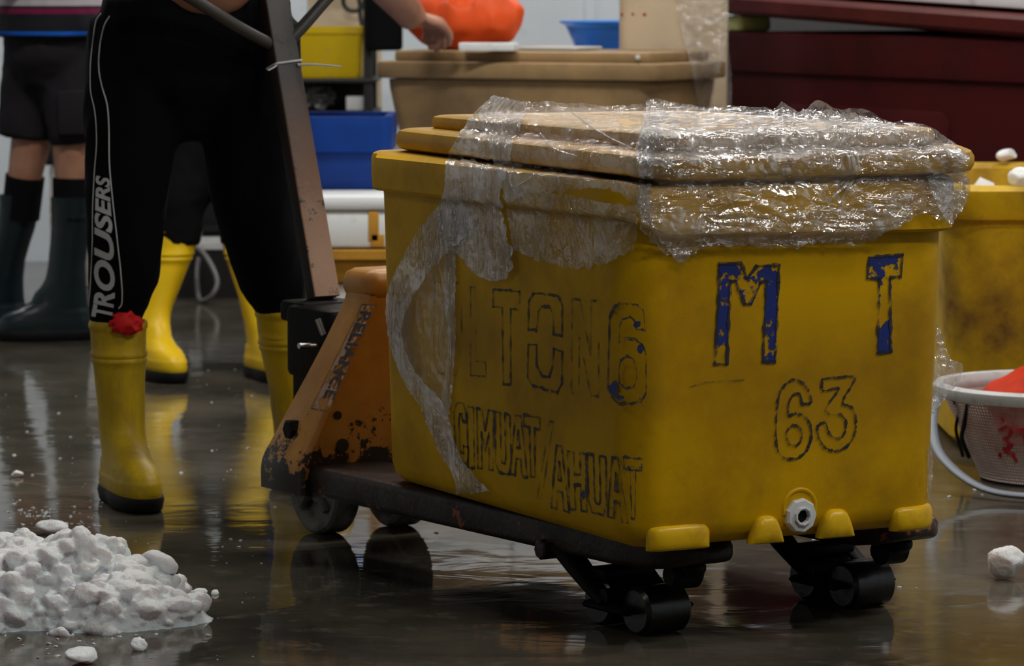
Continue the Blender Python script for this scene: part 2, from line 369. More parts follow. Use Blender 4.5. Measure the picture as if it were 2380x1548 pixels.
def ice_mat():
    t = NT('crushed_ice'); v = t.coords()
    nrm = t.bump(t.noise(v, 110, 5, .7), .8, .006)
    c = t.mix(t.ramp(t.noise(v, 12, 4), .35, .7), (.95, .97, 1, 1), (.84, .88, .92, 1))
    t.bsdf(c, .16, 0, .6, nrm, Transmission_Weight=.06, IOR=1.31, Subsurface_Weight=.4, Subsurface_Scale=.02); return t.m
M['ice'] = ice_mat()
def slush_mat():
    t = NT('wet_slush'); v = t.coords()
    t.bsdf((.8, .82, .84, 1), .12, 0, .5, t.bump(t.noise(v, 90), .6, .01), Transmission_Weight=.35, IOR=1.31); return t.m
M['slush'] = slush_mat()
def floor_mat():
    t = NT('wet_concrete'); v = t.coords()
    c = t.mix(t.ramp(t.noise(v, 1.4, 7, .65), .35, .7), (.028, .026, .022, 1), (.118, .102, .074, 1))
    c = t.mix(t.ramp(t.noise(v, 14, 5, .7), .55, .75), c, (.13, .118, .097, 1))
    big = t.noise(v, .9, 4, .6)
    rg = t.n('ShaderNodeMapRange'); rg.inputs['From Min'].default_value = .35; rg.inputs['From Max'].default_value = .7
    rg.inputs['To Min'].default_value = .015; rg.inputs['To Max'].default_value = .16; t.l(big, rg.inputs['Value'])
    vs = t.coords((1, 1.7, 1)); rip = t.noise(vs, 4.5, 3, .45, .6); fine = t.noise(v, 55, 4, .6)
    a = t.n('ShaderNodeMath', operation='MULTIPLY_ADD', i_1=.035); t.l(fine, a.inputs[0]); t.l(rip, a.inputs[2])
    t.bsdf(c, rg.outputs[0], 0, .5, t.bump(a.outputs[0], .14, .010), IOR=1.36); return t.m
M['floor'] = floor_mat()
M['wall'] = grimy('white_wall_panel', (0.60, 0.655, 0.715, 1), (0.50, 0.54, 0.58, 1), 1.2, .5, .8, .5, .6, .03)
M['ceiling'] = plain('grey_ceiling', (0.28, 0.28, 0.28, 1), .8)
def mesh_basket_mat():
    t = NT('perforated_white_plastic'); tc = t.n('ShaderNodeTexCoord')
    c0 = t.coords(); dirt = t.ramp(t.noise(c0, 9, 5, .6), .45, .72)
    c = t.mix(dirt, (.52, .45, .42, 1), (.26, .10, .085, 1)); p = t.bsdf(c, .45)
    mp = t.n('ShaderNodeMapping'); mp.inputs['Scale'].default_value = (1, 1, 1); t.l(tc.outputs['UV'], mp.inputs['Vector'])
    ch = t.n('ShaderNodeTexBrick'); ch.offset = 0; ch.inputs['Scale'].default_value = 1; ch.inputs['Mortar Size'].default_value = .30
    ch.inputs['Brick Width'].default_value = 1; ch.inputs['Row Height'].default_value = 1; ch.inputs['Mortar Smooth'].default_value = 0
    t.l(mp.outputs[0], ch.inputs['Vector'])
    tr = t.n('ShaderNodeBsdfTransparent'); mx = t.n('ShaderNodeMixShader'); t.l(ch.outputs['Fac'], mx.inputs[0])
    t.l(tr.outputs[0], mx.inputs[1]); t.l(p.outputs[0], mx.inputs[2]); t.l(mx.outputs[0], t.out.inputs['Surface']); return t.m
M['basket'] = mesh_basket_mat()
def stripe_mat():
    """knit shirt striped by height (object z, metres above floor)"""
    t = NT('striped_knit'); tc = t.n('ShaderNodeTexCoord'); sp = t.n('ShaderNodeSeparateXYZ'); t.l(tc.outputs['Object'], sp.inputs[0])
    md = t.n('ShaderNodeMapRange'); md.inputs['From Min'].default_value = .90; md.inputs['From Max'].default_value = 1.10
    t.l(sp.outputs[2], md.inputs['Value'])
    fr = t.n('ShaderNodeMath', operation='FRACT'); t.l(md.outputs[0], fr.inputs[0])
    r = t.n('ShaderNodeValToRGB'); t.l(md.outputs[0], r.inputs['Fac']); r.color_ramp.interpolation = 'CONSTANT'
    e = r.color_ramp.elements; e[0].position = 0; e[0].color = (.02, .018, .022, 1); e[1].position = .06; e[1].color = (.01, .12, .62, 1)
    for p, c in ((.12, (.012, .012, .016, 1)), (.38, (.16, .01, .05, 1)), (.46, (.03, .015, .03, 1)), (.50, (.45, .42, .45, 1)), (.60, (.04, .06, .35, 1)), (.72, (.012, .012, .016, 1)), (.85, (.16, .01, .05, 1)), (.92, (.012, .012, .016, 1))):
        x = e.new(p); x.color = c
    t.bsdf(r.outputs['Color'], .9, 0, .2, t.bump(t.noise(t.coords(), 200), .2, .003)); return t.m
M['stripe'] = stripe_mat()
def emis(name, col, s):
    t = NT(name); e = t.n('ShaderNodeEmission'); e.inputs[0].default_value = col; e.inputs[1].default_value = s
    t.l(e.outputs[0], t.out.inputs['Surface']); return t.m
M['tube_light'] = emis('lit_fluorescent_tube', (1.0, .97, .92, 1), 22)

# ------------------------------------------------------------------ the hall
def slab(x0, x1, y0, y1, z0, z1):
    bm = NB(); bmesh.ops.create_cube(bm, size=1)
    for v in bm.verts: v.co = Vector((x0+(v.co.x+.5)*(x1-x0), y0+(v.co.y+.5)*(y1-y0), z0+(v.co.z+.5)*(z1-z0)))
    return bm
struct('floor', slab(-5, 5, -2.5, 13.5, -.1, 0), M['floor'])
struct('ceiling', slab(-5, 5, -2.5, 13.5, ROOM_Z, ROOM_Z+.1), M['ceiling'])
bm = slab(-5, 5, 13.5, 13.6, 0, ROOM_Z)
for x in (-3.4, -2.2, -1.0, .30, 1.5, 2.7, 3.9):       # raised seams of the wall panels
    b2 = slab(x-.02, x+.02, 13.485, 13.51, 0, ROOM_Z); me = bpy.data.meshes.new('t'); b2.to_mesh(me); bm.from_mesh(me); b2.free(); bpy.data.meshes.remove(me)
struct('wall_back', bm, M['wall'])
struct('wall_left', slab(-5.1, -5, -2.5, 13.5, 0, ROOM_Z), M['wall'])
struct('wall_right', slab(5, 5.1, -2.5, 13.5, 0, ROOM_Z), M['wall'])
struct('wall_front', slab(-5, 5, -2.6, -2.5, 0, ROOM_Z), M['wall'])
LAMP_NOTE = ['nearest lamp right of the camera', 'lamp by the right wall above the ice lump', 'lamp above the near end of the red tub', 'lamp above the person in shorts',
             'lamp above the right end of the red tub', 'lamp nearest the back wall', 'lamp at the far left by the back wall', 'lamp left of the ice pile']
for i, (x, y, ln, pw) in enumerate(LAMPS):
    t = thing('fluorescent_lamp', 'twin tube fluorescent ceiling lamp, '+LAMP_NOTE[i], 'lamp', (x, y, ROOM_Z), 0, 'ceiling lamps of the hall')
    bm = NB(); rbox(bm, ID, x-ln/2-.04, x+ln/2+.04, y-.09, y+.09, ROOM_Z-.06, ROOM_Z, .01); finish('housing', bm, M['white_pl'], t)
    for s in (-1, 1):
        bm = NB(); cyl(bm, (x-ln/2, y+s*.045, ROOM_Z-.082), (x+ln/2, y+s*.045, ROOM_Z-.082), .014, seg=12); finish('lit_tube', bm, M['tube_light'], t)
    ld = bpy.data.lights.new('tube_glow', 'AREA'); ld.shape = 'RECTANGLE'; ld.size = ln; ld.size_y = .16; ld.energy = pw; ld.color = (1.0, .965, .90)
    lo = bpy.data.objects.new('tube_glow', ld); COL.objects.link(lo); lo.parent = t; lo.location = (0, 0, -.11)

# ------------------------------------------------------------------ the yellow tub in front
BY = .4753; B0 = Vector((.1861, 5.4058, 0)); dL = Vector((-sin(BY), cos(BY), 0)); dS = Vector((cos(BY), sin(BY), 0))
BL, BW, ZB, ZR, ZT, TAP = .918, .582, .1725, .698, .764, .0213
def bw(l, s, z): return B0+dL*l+dS*s+Vector((0, 0, z))
bfr = lambda x, y, z: bw(x, y, z)
sm = lambda a, b, x: (lambda t: t*t*(3-2*t))(max(0, min(1, (x-a)/(b-a))))
box = thing('insulated_tub', 'large yellow insulated fish tub with worn blue letters riding on the orange pallet truck', 'tub', tuple(bw(BL/2, BW/2, ZB)), 0)
bm = NB(); cx, cy = BL/2, BW/2
def ring_at(z, d=0, r=.062): e = TAP*(z-ZB)+d; return (BL/2+e, BW/2+e, max(r+d, .02), z, cx, cy)
Rg = [ring_at(ZB, -.035), ring_at(ZB+.006, -.018), ring_at(ZB+.02, -.005), ring_at(ZB+.04, 0)]
Rg += [ring_at(ZB+.04+(ZR-ZB-.05)*k/8) for k in range(1, 9)]
Rg += [ring_at(ZR, .001), ring_at(ZR-.002, .016), ring_at(ZR+.003, .020), ring_at(ZR+.03, .021), ring_at(ZT-.01, .020), ring_at(ZT-.003, .017), ring_at(ZT, .010)]
Rg += [ring_at(ZT, -.035), ring_at(ZT-.008, -.042), ring_at(ZT-.05, -.045), ring_at(.30, -.05), ring_at(.24, -.09)]
V = tub(bm, bfr, Rg, 8)
for k in range(12, 17):                                             # the rim hangs lower along the drain end
    for v in V[k]:
        q = v.co-B0; v.co.z -= (.036 if k < 15 else .02)*sm(-.04, .13, q.dot(dS)-q.dot(dL))*(1-sm(.05, .12, q.dot(dL)))
for k in range(17, 22):
    for v in V[k]: v.co.z -= .018*(1-sm(-.02, .2, (v.co-B0).dot(dL)))
body = finish('tub_body', bm, M['yellow'], box, 35)
# moulded feet along the drain end (centre, half width, height, bulge)
nF = (-dL - Vector((0, 0, 1))*TAP).normalized(); nLf = (-dS - Vector((0, 0, 1))*TAP).normalized()
def frontp(u, v, d=0): return at_plane(u, v, bw(0, 0, ZB)+nF*d, nF)
def leftp(u, v, d=0): return at_plane(u, v, bw(0, 0, ZB)+nLf*d, nLf)
def foot(u0, u1, v0, v1, bulge=.02, taper=.72):
    a, b = frontp(u0, v1), frontp(u1, v1); c = frontp((u0+u1)/2, v0); hw = (b-a).length/2; ht = c.z-ZB+.002; ctr = (a+b)/2
    bm = NB(); rg = []
    for z, k, bl in ((0.0, 1, .7), (.06, 1, .95), (.35, .96, 1.0), (.65, .88, .95), (.85, .76, .75), (.96, .55, .4), (1, .3, .05)):
        rg.append([Vector((ctr.x, ctr.y, ZB-.001))+dS*p[0]+(-dL)*(max(p[1], -.02))+Vector((0, 0, ht*z)) for p in rr(hw*k*(1-(1-taper)*z), bulge*bl+.002, bulge*bl*.9+.001, 5)])
    skin_rings(bm, rg); return finish('moulded_foot', bm, M['foot'], box, 50)
foot(1738, 1818, 1200, 1258, .014); foot(1898, 1982, 1184, 1246, .014)
def side_foot(s0, s1, corner, h=.040, bulge=.010):
    """a moulded foot that runs along the drain end and turns the corner"""
    hx, hy, r, *_ = ring_at(ZB+.02, 0); path = []
    arc = []
    for k in range(13):
        a = (pi+pi/2*k/12) if corner == 'near' else (pi-pi/2*k/12)
        ccy = -hy+r if corner == 'near' else hy-r
        arc.append((-hx+r+r*cos(a), ccy+r*sin(a), cos(a), sin(a)))
    y0 = (s1 if corner == 'near' else s0)-cy
    path = [(-hx, y0+(arc[0][1]-y0)*k/8, -1, 0) for k in range(8)]+(arc[:5] if corner == 'near' else arc[:11])
    m = len(path)-1; bm = NB(); rg = []
    for z, g in ((0, .55), (.10, .85), (.3, 1), (.6, 1), (.82, .8), (.94, .45), (1, -.3)):
        row = []
        for i, (x, y, nx, ny) in enumerate(path):
            t = abs(2*i/m-1); e = max(0, 1-t**5)**.5; d = -.004+(bulge*g+.004)*e
            row.append(bw(cx+x+nx*d, cy+y+ny*d, ZB-.001+h*z*(.72+.28*e)))
        back = [bw(cx+x-nx*.012, cy+y-ny*.012, row[i].z) for i, (x, y, nx, ny) in enumerate(path)]
        rg.append(row+back[::-1])
    skin_rings(bm, rg); return finish('moulded_foot', bm, M['foot'], box, 60)
near_s = (frontp(1652, 1250)-B0).dot(dS); far_s = (frontp(2075, 1210)-B0).dot(dS)
side_foot(0, near_s, 'near'); side_foot(far_s, 0, 'far')
# drain: recessed arch, flange nut and bore, its inner dark painted as a black disc
dc = frontp(1858, 1198)
uF = dS; vF = nF.cross(uF); vF = vF if vF.z > 0 else -vF
bm = NB(); tube(bm, [dc+uF*(.030*cos(a))+vF*(.030*sin(a)+.012) - nF*.0018 for a in [pi*k/10 for k in range(-1, 12)]], .0042, 8, smooth=2); finish('drain_arch', bm, M['yellow'], box)
bm = NB(); revolve(bm, dc-nF*.004, nF, [(0, .0285), (.010, .0285), (.014, .0255), (.0145, .0165), (.018, .0155), (.0185, .0135), (.017, .0112), (-.002, .0108)], 9)
dr = finish('drain_nut', bm, M['white_pl'], box, 30); tag(dr, 'white plastic drain nut')
bm = NB(); revolve(bm, dc-nF*.001, nF, [(0, .0110), (.006, .0110)], 20); finish('drain_bore', bm, M['black_steel'], dr)

# lid: two stepped slabs, warped down along the drain end
lid = None
L0, L1, S0, S1 = -.045, .915, .004, .640
def lid_slab(z0, z1, inset, b, droop, r, under=True):
    bm = NB(); hx, hy = (L1-L0)/2-inset, (S1-S0)/2-inset; c0, c1 = (L0+L1)/2, (S0+S1)/2
    V = tub(bm, bfr, [(hx-b-.02, hy-b-.02, r*.7, z0, c0, c1), (hx-b, hy-b, r, z0, c0, c1), (hx-.3*b, hy-.3*b, r, z0+.3*b, c0, c1), (hx, hy, r, z0+b, c0, c1), (hx, hy, r, z1-b, c0, c1), (hx-.3*b, hy-.3*b, r, z1-.3*b, c0, c1), (hx-b, hy-b, r, z1, c0, c1), (hx-b-.05, hy-b-.05, r*.7, z1+.002, c0, c1)], 8)
    for ring in V:
        for v in ring:
            l = (v.co-B0).dot(dL); v.co.z -= droop*(1-sm(-.05, .14, l))
    return bm
lid = thing('tub_lid', 'stepped yellow lid half wrapped in clear film on top of the lettered tub', 'lid', tuple(bw(BL/2, BW/2, ZT)))
lid_low = finish('lid_plate', lid_slab(.767, .804, 0, .012, .014, .07), M['yellow_lid'], lid, 35)
lid_up = finish('raised_panel', lid_slab(.803, .828, .052, .009, .006, .05), M['yellow_lid'], lid, 35)

# ------------------------------------------------------------------ lettering painted on the tub
def poly_fill(bm, pts):
    """flat filled outline on a face"""
    tri = tessellate_polygon([[p for p in pts]]); vs = [bm.verts.new(p) for p in pts]
    for t in tri: bm.faces.new([vs[i] for i in t])
def ribbon(bm, pts, w, n, closed=True, jit=.3):
    """brush line of width w along a polyline lying in the plane with normal n"""
    m = len(pts)
    for i in range(m if closed else m-1):
        a, b = pts[i], pts[(i+1) % m]; d = b-a; Ln = d.length
        if Ln < 1e-5: continue
        d.normalize(); s = n.cross(d).normalized(); a2, b2 = a-d*w*.3, b+d*w*.3; k = max(2, int(Ln/.008)); prev = None
        for j in range(k+1):
            p = a2.lerp(b2, j/k); ww = w*.5*(1+jit*random.uniform(-1, 1)); o = s*(w*.25*jit*random.uniform(-1, 1))
            cur = (bm.verts.new(p+s*ww+o), bm.verts.new(p-s*ww+o))
            if prev: bm.faces.new((prev[0], cur[0], cur[1], prev[1]))
            prev = cur
G = {  # block letter outlines in a unit cell (x right, y down)
 'T': [[(0, 0), (1, 0), (1, .19), (.66, .19), (.66, 1), (.34, 1), (.34, .19), (0, .19)]],
 'L': [[(0, 0), (.36, 0), (.36, .84), (1, .84), (1, 1), (0, 1)]],
 'I': [[(0, 0), (1, 0), (1, 1), (0, 1)]],
 'U': [[(0, 0), (.34, 0), (.34, .74), (.42, .83), (.58, .83), (.66, .74), (.66, 0), (1, 0), (1, .82), (.82, 1), (.18, 1), (0, .82)]],
 'N': [[(0, 0), (.30, 0), (.70, .58), (.70, 0), (1, 0), (1, 1), (.72, 1), (.28, .40), (.28, 1), (0, 1)]],
 'M': [[(0, 0), (.30, 0), (.5, .35), (.70, 0), (1, 0), (1, 1), (.74, 1), (.74, .38), (.5, .7), (.26, .38), (.26, 1), (0, 1)]],
 'H': [[(0, 0), (.33, 0), (.33, .38), (.67, .38), (.67, 0), (1, 0), (1, 1), (.67, 1), (.67, .56), (.33, .56), (.33, 1), (0, 1)]],
 'A': [[(.32, 0), (.68, 0), (1, 1), (.70, 1), (.64, .72), (.36, .72), (.30, 1), (0, 1)], [(.5, .24), (.60, .54), (.40, .54)]],
 'C': [[(1, .30), (.66, .30), (.62, .18), (.46, .18), (.36, .30), (.36, .72), (.46, .84), (.62, .84), (.66, .70), (1, .70), (.96, .9), (.76, 1), (.26, 1), (0, .82), (0, .18), (.26, 0), (.76, 0), (.96, .1)]],
 '/': [[(.62, 0), (1, 0), (.38, 1), (0, 1)]],
 'O': [[(0, .39), (0, .10), (.14, .01), (.86, 0), (1, .10), (1, .41), (.74, .41), (.74, .20), (.62, .13), (.40, .13), (.28, .2), (.24, .39)],
       [(0, .54), (.25, .54), (.25, .74), (.42, .85), (.62, .85), (.72, .74), (.76, .55), (1, .57), (1, .90), (.86, 1), (.16, .96), (0, .88)]],
 '6': [[(.98, .26), (.72, .25), (.70, .17), (.56, .13), (.36, .16), (.30, .22), (.28, .40), (.40, .35), (.70, .35), (.9, .40), (1, .50), (1, .88), (.86, .98), (.60, 1), (.30, 1), (.08, .93), (0, .84), (.02, .14), (.14, .03), (.36, 0), (.70, 0), (.92, .06)],
       [(.5, .52), (.66, .55), (.74, .64), (.76, .74), (.68, .83), (.48, .85), (.32, .80), (.28, .68), (.34, .57)]],
}
def cell(quad, P):
    """bilinear: quad = tl, tr, br, bl in photo pixels"""
    out = []
    for x, y in P:
        out.append(tuple((quad[0][i]*(1-x)+quad[1][i]*x)*(1-y)+(quad[3][i]*(1-x)+quad[2][i]*x)*y for i in (0, 1)))
    return out
def zl(p): return (860+p[0]*.42, 600+p[1]*.42)
def zf4(p): return (1500+p[0]*.323, 560+p[1]*.323)
def qd(x0, y0, x1, y1, x2, y2, x3, y3): return [zl((x0, y0)), zl((x1, y1)), zl((x2, y2)), zl((x3, y3))]
side_rows = [('U', qd(355, 130, 505, 140, 502, 652, 352, 635), 1), ('L', qd(555, 160, 625, 170, 640, 655, 555, 648), 1), ('T', qd(678, 170, 826, 186, 822, 700, 690, 694), 0),
  ('O', qd(878, 186, 1062, 208, 1060, 748, 868, 722), 0), ('N', qd(1115, 226, 1266, 236, 1262, 766, 1112, 748), 1), ('6', qd(1322, 248, 1528, 256, 1528, 812, 1312, 800), 0),
  ('C', qd(462, 796, 528, 806, 548, 1150, 470, 1110), 0), ('I', qd(535, 822, 570, 828, 576, 1164, 540, 1156), 0), ('M', qd(588, 832, 682, 846, 678, 1174, 596, 1162), 0),
  ('U', qd(690, 852, 772, 866, 782, 1200, 692, 1182), 0), ('A', qd(776, 866, 860, 878, 868, 1214, 772, 1194), 0), ('T', qd(848, 866, 938, 884, 936, 1218, 862, 1206), 0),
  ('/', qd(960, 896, 1012, 906, 990, 1345, 922, 1328), 1), ('A', qd(1002, 1032, 1086, 1050, 1100, 1408, 1000, 1376), 0), ('H', qd(1092, 1070, 1192, 1084, 1198, 1402, 1102, 1390), 0),
  ('U', qd(1200, 1084, 1302, 1102, 1308, 1428, 1208, 1402), 0), ('A', qd(1306, 1098, 1404, 1112, 1428, 1466, 1312, 1430), 0), ('T', qd(1402, 1100, 1506, 1112, 1486, 1450, 1428, 1438), 0)]
for ch, q, faint in side_rows:
    bm = NB()
    for pl in G[ch]: ribbon(bm, [leftp(*p, .0014) for p in cell(q, pl)], .0030 if faint else .0040, nLf, True, .8)
    finish('drawn_letter', bm, M['faint_line' if faint else 'navy_line'], box)
# specks of blue left in the long side letters
for x, y, rx, ry in ((1480, 365, 24, 26), (1418, 478, 22, 18), (1500, 500, 22, 30), (1350, 720, 32, 46), (1350, 296, 12, 16), (1470, 262, 30, 10), (960, 208, 14, 7), (1275, 1130, 10, 22), (1270, 1230, 12, 18), (1180, 1310, 16, 26), (1460, 1160, 40, 20), (1255, 1345, 14, 16), (1340, 1380, 12, 20), (1380, 770, 30, 14), (1480, 780, 26, 18)):
    bm = NB(); poly_fill(bm, [leftp(*zl((x+rx*cos(a)*random.uniform(.6, 1.1), y+ry*sin(a)*random.uniform(.6, 1.1))), .0010) for a in [2*pi*k/11 for k in range(11)]])
    finish('paint_fleck', bm, M['blue_paint'], box)
MP = [(530, 165), (690, 160), (735, 270), (800, 180), (965, 170), (958, 300), (935, 870), (848, 870), (870, 290), (830, 300), (765, 455), (715, 455), (650, 290), (612, 290), (590, 885), (500, 885), (528, 400)]
TP = [(1610, 115), (1855, 100), (1840, 258), (1762, 266), (1768, 800), (1670, 805), (1686, 275), (1597, 268)]
for P in (MP, TP):
    bm = NB(); poly_fill(bm, [frontp(*zf4(p), .0010) for p in P]); fl = finish('painted_letter', bm, M['blue_paint'], box); tag(fl, 'chipped blue block letter')
    bm = NB(); ribbon(bm, [frontp(*zf4(p), .0018) for p in P], .0050, nF, True, .6); finish('letter_outline', bm, M['navy_line'], fl)
S6 = [(1130, 1172), (1195, 1160), (1172, 1075), (1120, 1012), (1062, 1000), (1002, 1040), (962, 1120), (946, 1250), (940, 1400), (956, 1510), (985, 1550), (1043, 1568), (1105, 1558), (1160, 1510), (1194, 1420), (1190, 1330), (1152, 1266), (1082, 1240), (1030, 1256), (1036, 1160), (1070, 1104), (1108, 1102)]
C6 = [(1072+56*cos(a), 1400+74*sin(a)) for a in [2*pi*k/14 for k in range(14)]]
S3 = [(1275, 992), (1495, 975), (1490, 1032), (1416, 1165), (1482, 1192), (1515, 1270), (1510, 1372), (1470, 1458), (1390, 1510), (1320, 1500), (1280, 1470), (1250, 1420), (1240, 1332), (1294, 1305), (1312, 1352), (1340, 1402), (1390, 1420), (1430, 1390), (1446, 1320), (1430, 1270), (1396, 1246), (1330, 1246), (1300, 1200), (1394, 1062), (1280, 1076)]
for PP in ((S6, C6), (S3,)):
    bm = NB()
    for P in PP: ribbon(bm, [frontp(q.x, q.y, .0018) for q in (lambda Z: catmull([Vector((*zf4(p), 0)) for p in Z+Z[:1]], 3)[:-1])(list(P))], .0034, nF, True, .8)
    finish('drawn_digit', bm, M['navy_line'], box)
bm = NB(); ribbon(bm, [frontp(*zf4(p), .0018) for p in ((320, 1050), (440, 1015), (560, 1010), (710, 1000))], .0016, nF, False); finish('scratch', bm, M['faint_line'], box)

# ------------------------------------------------------------------ pallet truck
JY = .5951; J0 = Vector((.3831, 5.7845, 0)); jl = Vector((-sin(JY), cos(JY), 0)); js = Vector((cos(JY), sin(JY), 0)); ZUP = Vector((0, 0, 1))
def jw(l, s, z): return J0+jl*l+js*s+ZUP*z
jack = thing('pallet_truck', 'worn orange hand pallet truck with rusted forks carrying the lettered yellow tub', 'pallet truck', tuple(jw(.5, .02, 0)))
SC = .022
for sgn in (-1, 1):                                                  # forks
    s0 = SC+sgn*.2175; bm = NB(); rg = []
    for l, hw, zt, zb in ((1.075, .078, .171, .118), (1.06, .080, .1715, .116), (.6, .080, .1715, .116), (.0, .080, .1715, .117), (-.09, .079, .1715, .120), (-.13, .072, .170, .126), (-.155, .058, .166, .132), (-.170, .036, .160, .138), (-.176, .015, .153, .143)):
        rg.append([jw(l, s0+p[0], (zt+zb)/2+p[1]) for p in rr(hw, (zt-zb)/2, .012, 4)])
    skin_rings(bm, rg); fk = finish('fork', bm, M['rust'], jack, 35)
    for k, (l, zc) in enumerate(((-.028, .0405), (.078, .0405))):     # tandem load rollers
        bm = NB(); cyl(bm, jw(l, s0-.045, zc), jw(l, s0+.045, zc), .040, seg=32, bev=.006); finish('load_roller', bm, M['roller'], fk, 35)
    bm = NB()
    for q in (-.058, .058):
        tube(bm, [jw(.165, s0+q, .128), jw(.115, s0+q, .098), jw(.075, s0+q, .072), jw(.03, s0+q, .048)], [.026, .026, .022, .018], 10, .5, smooth=4)
        tube(bm, [jw(-.028, s0+q, .0405), jw(.078, s0+q, .0405)], .018, 8, .4, smooth=2)
    rbox(bm, world_frame(jw(.06, s0, 0), jl, js), -.012, .04, -.05, .05, .080, .098, .008)
    cyl(bm, jw(.028, s0-.068, .06), jw(.028, s0+.068, .06), .012, seg=16)
    finish('roller_bracket', bm, M['black_steel'], fk)
    bm = NB(); cyl(bm, jw(-.10, s0-.03, .108), jw(-.10, s0+.03, .108), .024, seg=20, bev=.008); lump(bm, jw(-.125, s0, .122), .022, .030, .016, sub=3); finish('entry_skid', bm, M['black_steel'], fk)
    bm = NB(); cyl(bm, jw(.17, s0-.098, .120), jw(.17, s0+.098, .120), .017, seg=8, bev=.003); finish('pivot_pin', bm, M['rust'], fk)
# bulkhead: trapezoid plate with side flanges
prof = [(-.296, .118), (-.295, .170), (-.272, .215), (-.212, .330), (-.150, .455), (-.140, .480)]
P2 = prof+[(-s+2*SC, z) for s, z in prof[::-1]]
bm = NB(); a = [bm.verts.new(jw(.945, s, z)) for s, z in P2]; b = [bm.verts.new(jw(.953, s, z)) for s, z in P2]
bm.faces.new(a[::-1]); bm.faces.new(b)
for i in range(len(P2)): j = (i+1) % len(P2); bm.faces.new((a[i], a[j], b[j], b[i]))
tag(finish('bulkhead_plate', bm, M['orange'], jack, 30), 'upright orange plate behind the tub')
flange_pts = {}
for sgn in (-1, 1):
    bm = NB(); rg = []; pr = [(s, z) if sgn < 0 else (-s+2*SC, z) for s, z in prof]
    pth = catmull([(s, 0, z) for s, z in pr], 4)
    for p in pth:
        dpt = .085+.055*(1-sm(.12, .50, p.z))
        n_out = Vector((sgn, 0, .45)).normalized()
        rg.append([jw(.938, p.x-sgn*.008, p.z), jw(.940, p.x, p.z), jw(.948, p.x+sgn*.006, p.z+.003), jw(.948+dpt-.012, p.x+sgn*.006, p.z+.003), jw(.948+dpt, p.x, p.z), jw(.948+dpt-.004, p.x-sgn*.01, p.z)])
    skin_rings(bm, rg); finish('side_flange', bm, M['orange'], jack, 40)
bm = NB(); rbox(bm, world_frame(jw(.995, SC, 0), jl, js), -.058, .055, -.172, .172, .470, .528, .03, .022, 6); finish('top_beam', bm, M['orange'], jack, 50)
bm = NB(); rbox(bm, world_frame(jw(1.02, SC, 0), jl, js), -.07, .05, -.30, .30, .112, .172, .012, .006)
finish('base_beam', bm, M['rust'], jack)
for sgn in (-1, 1):
    bm = NB(); c = jw(1.015, SC+sgn*.288, .232); cyl(bm, c-js*.03*(-sgn)*-1, c+js*.016*sgn, .020, seg=6, bev=.004); finish('hex_bolt', bm, M['black_steel'], jack, 30)
for sz, zz, rad, n in ((-.205, .205, .013, 16), (-.215, .262, .008, 14), (-.07, .34, .011, 7)):
    bm = NB(); c = jw(.944, sz, zz); cyl(bm, c, c-jl*.003, rad, seg=n); tag(finish('plate_hole', bm, M['tick'], jack), 'dark hole in the plate')  # flat dark discs, shade of the holes put into their colour
# printed maker's strip on the near flange
nFl = jl.cross((Vector(jw(1, -.212, .330))-jw(1, -.150, .455)).normalized()).normalized()
if nFl.dot(js) > 0: nFl = -nFl
pF = jw(1, -.212, .330)+nFl*.0075
def flp(u, v, d=0): return at_plane(u, v, pF+nFl*d, nFl)
def zs(p): return (660+p[0]*.2326, 600+p[1]*.2326)
strip = [zs((780, 462)), zs((928, 475)), zs((440, 1530)), zs((268, 1500))]
bm = NB(); poly_fill(bm, [flp(*p, .001) for p in strip]); sk = finish('maker_strip', bm, M['sticker'], jack)
def text_mesh(txt, shear=0, offset=0.0):
    cu = bpy.data.curves.new('t', 'FONT'); cu.body = txt; cu.size = 1; cu.shear = shear; cu.offset = offset; cu.resolution_u = 4
    o = bpy.data.objects.new('t', cu); COL.objects.link(o); dg = bpy.context.evaluated_depsgraph_get()
    me = bpy.data.meshes.new_from_object(o.evaluated_get(dg)); b = NB(); b.from_mesh(me)
    bpy.data.objects.remove(o); bpy.data.curves.remove(cu); bpy.data.meshes.remove(me)
    xs = [v.co.x for v in b.verts]; ys = [v.co.y for v in b.verts]; x0, x1, y0, y1 = min(xs), max(xs), min(ys), max(ys)
    for v in b.verts: v.co = Vector(((v.co.x-x0)/(x1-x0), (v.co.y-y0)/(y1-y0), 0))
    return b
b = text_mesh('RELIANCE', 0, .02)                                    # letters stand with their tops to the right, reading downwards
tl, tr, br_, bl = [zs(p) for p in ((745, 525), (900, 545), (510, 1420), (365, 1395))]
for v in b.verts:
    x, y = v.co.x, .12+.76*v.co.y
    p = tuple((tl[i]*(1-y)+tr[i]*y)*(1-x)+(bl[i]*(1-y)+br_[i]*y)*x for i in (0, 1)); v.co = flp(*p, .0018)
tag(finish('maker_lettering', b, M['label_print'], jack), 'scuffed black capital letters on the flange')
bm = NB(); ribbon(bm, [flp(*p, .0018) for p in strip], .0016, nFl); finish('strip_border', bm, M['label_print'], jack)
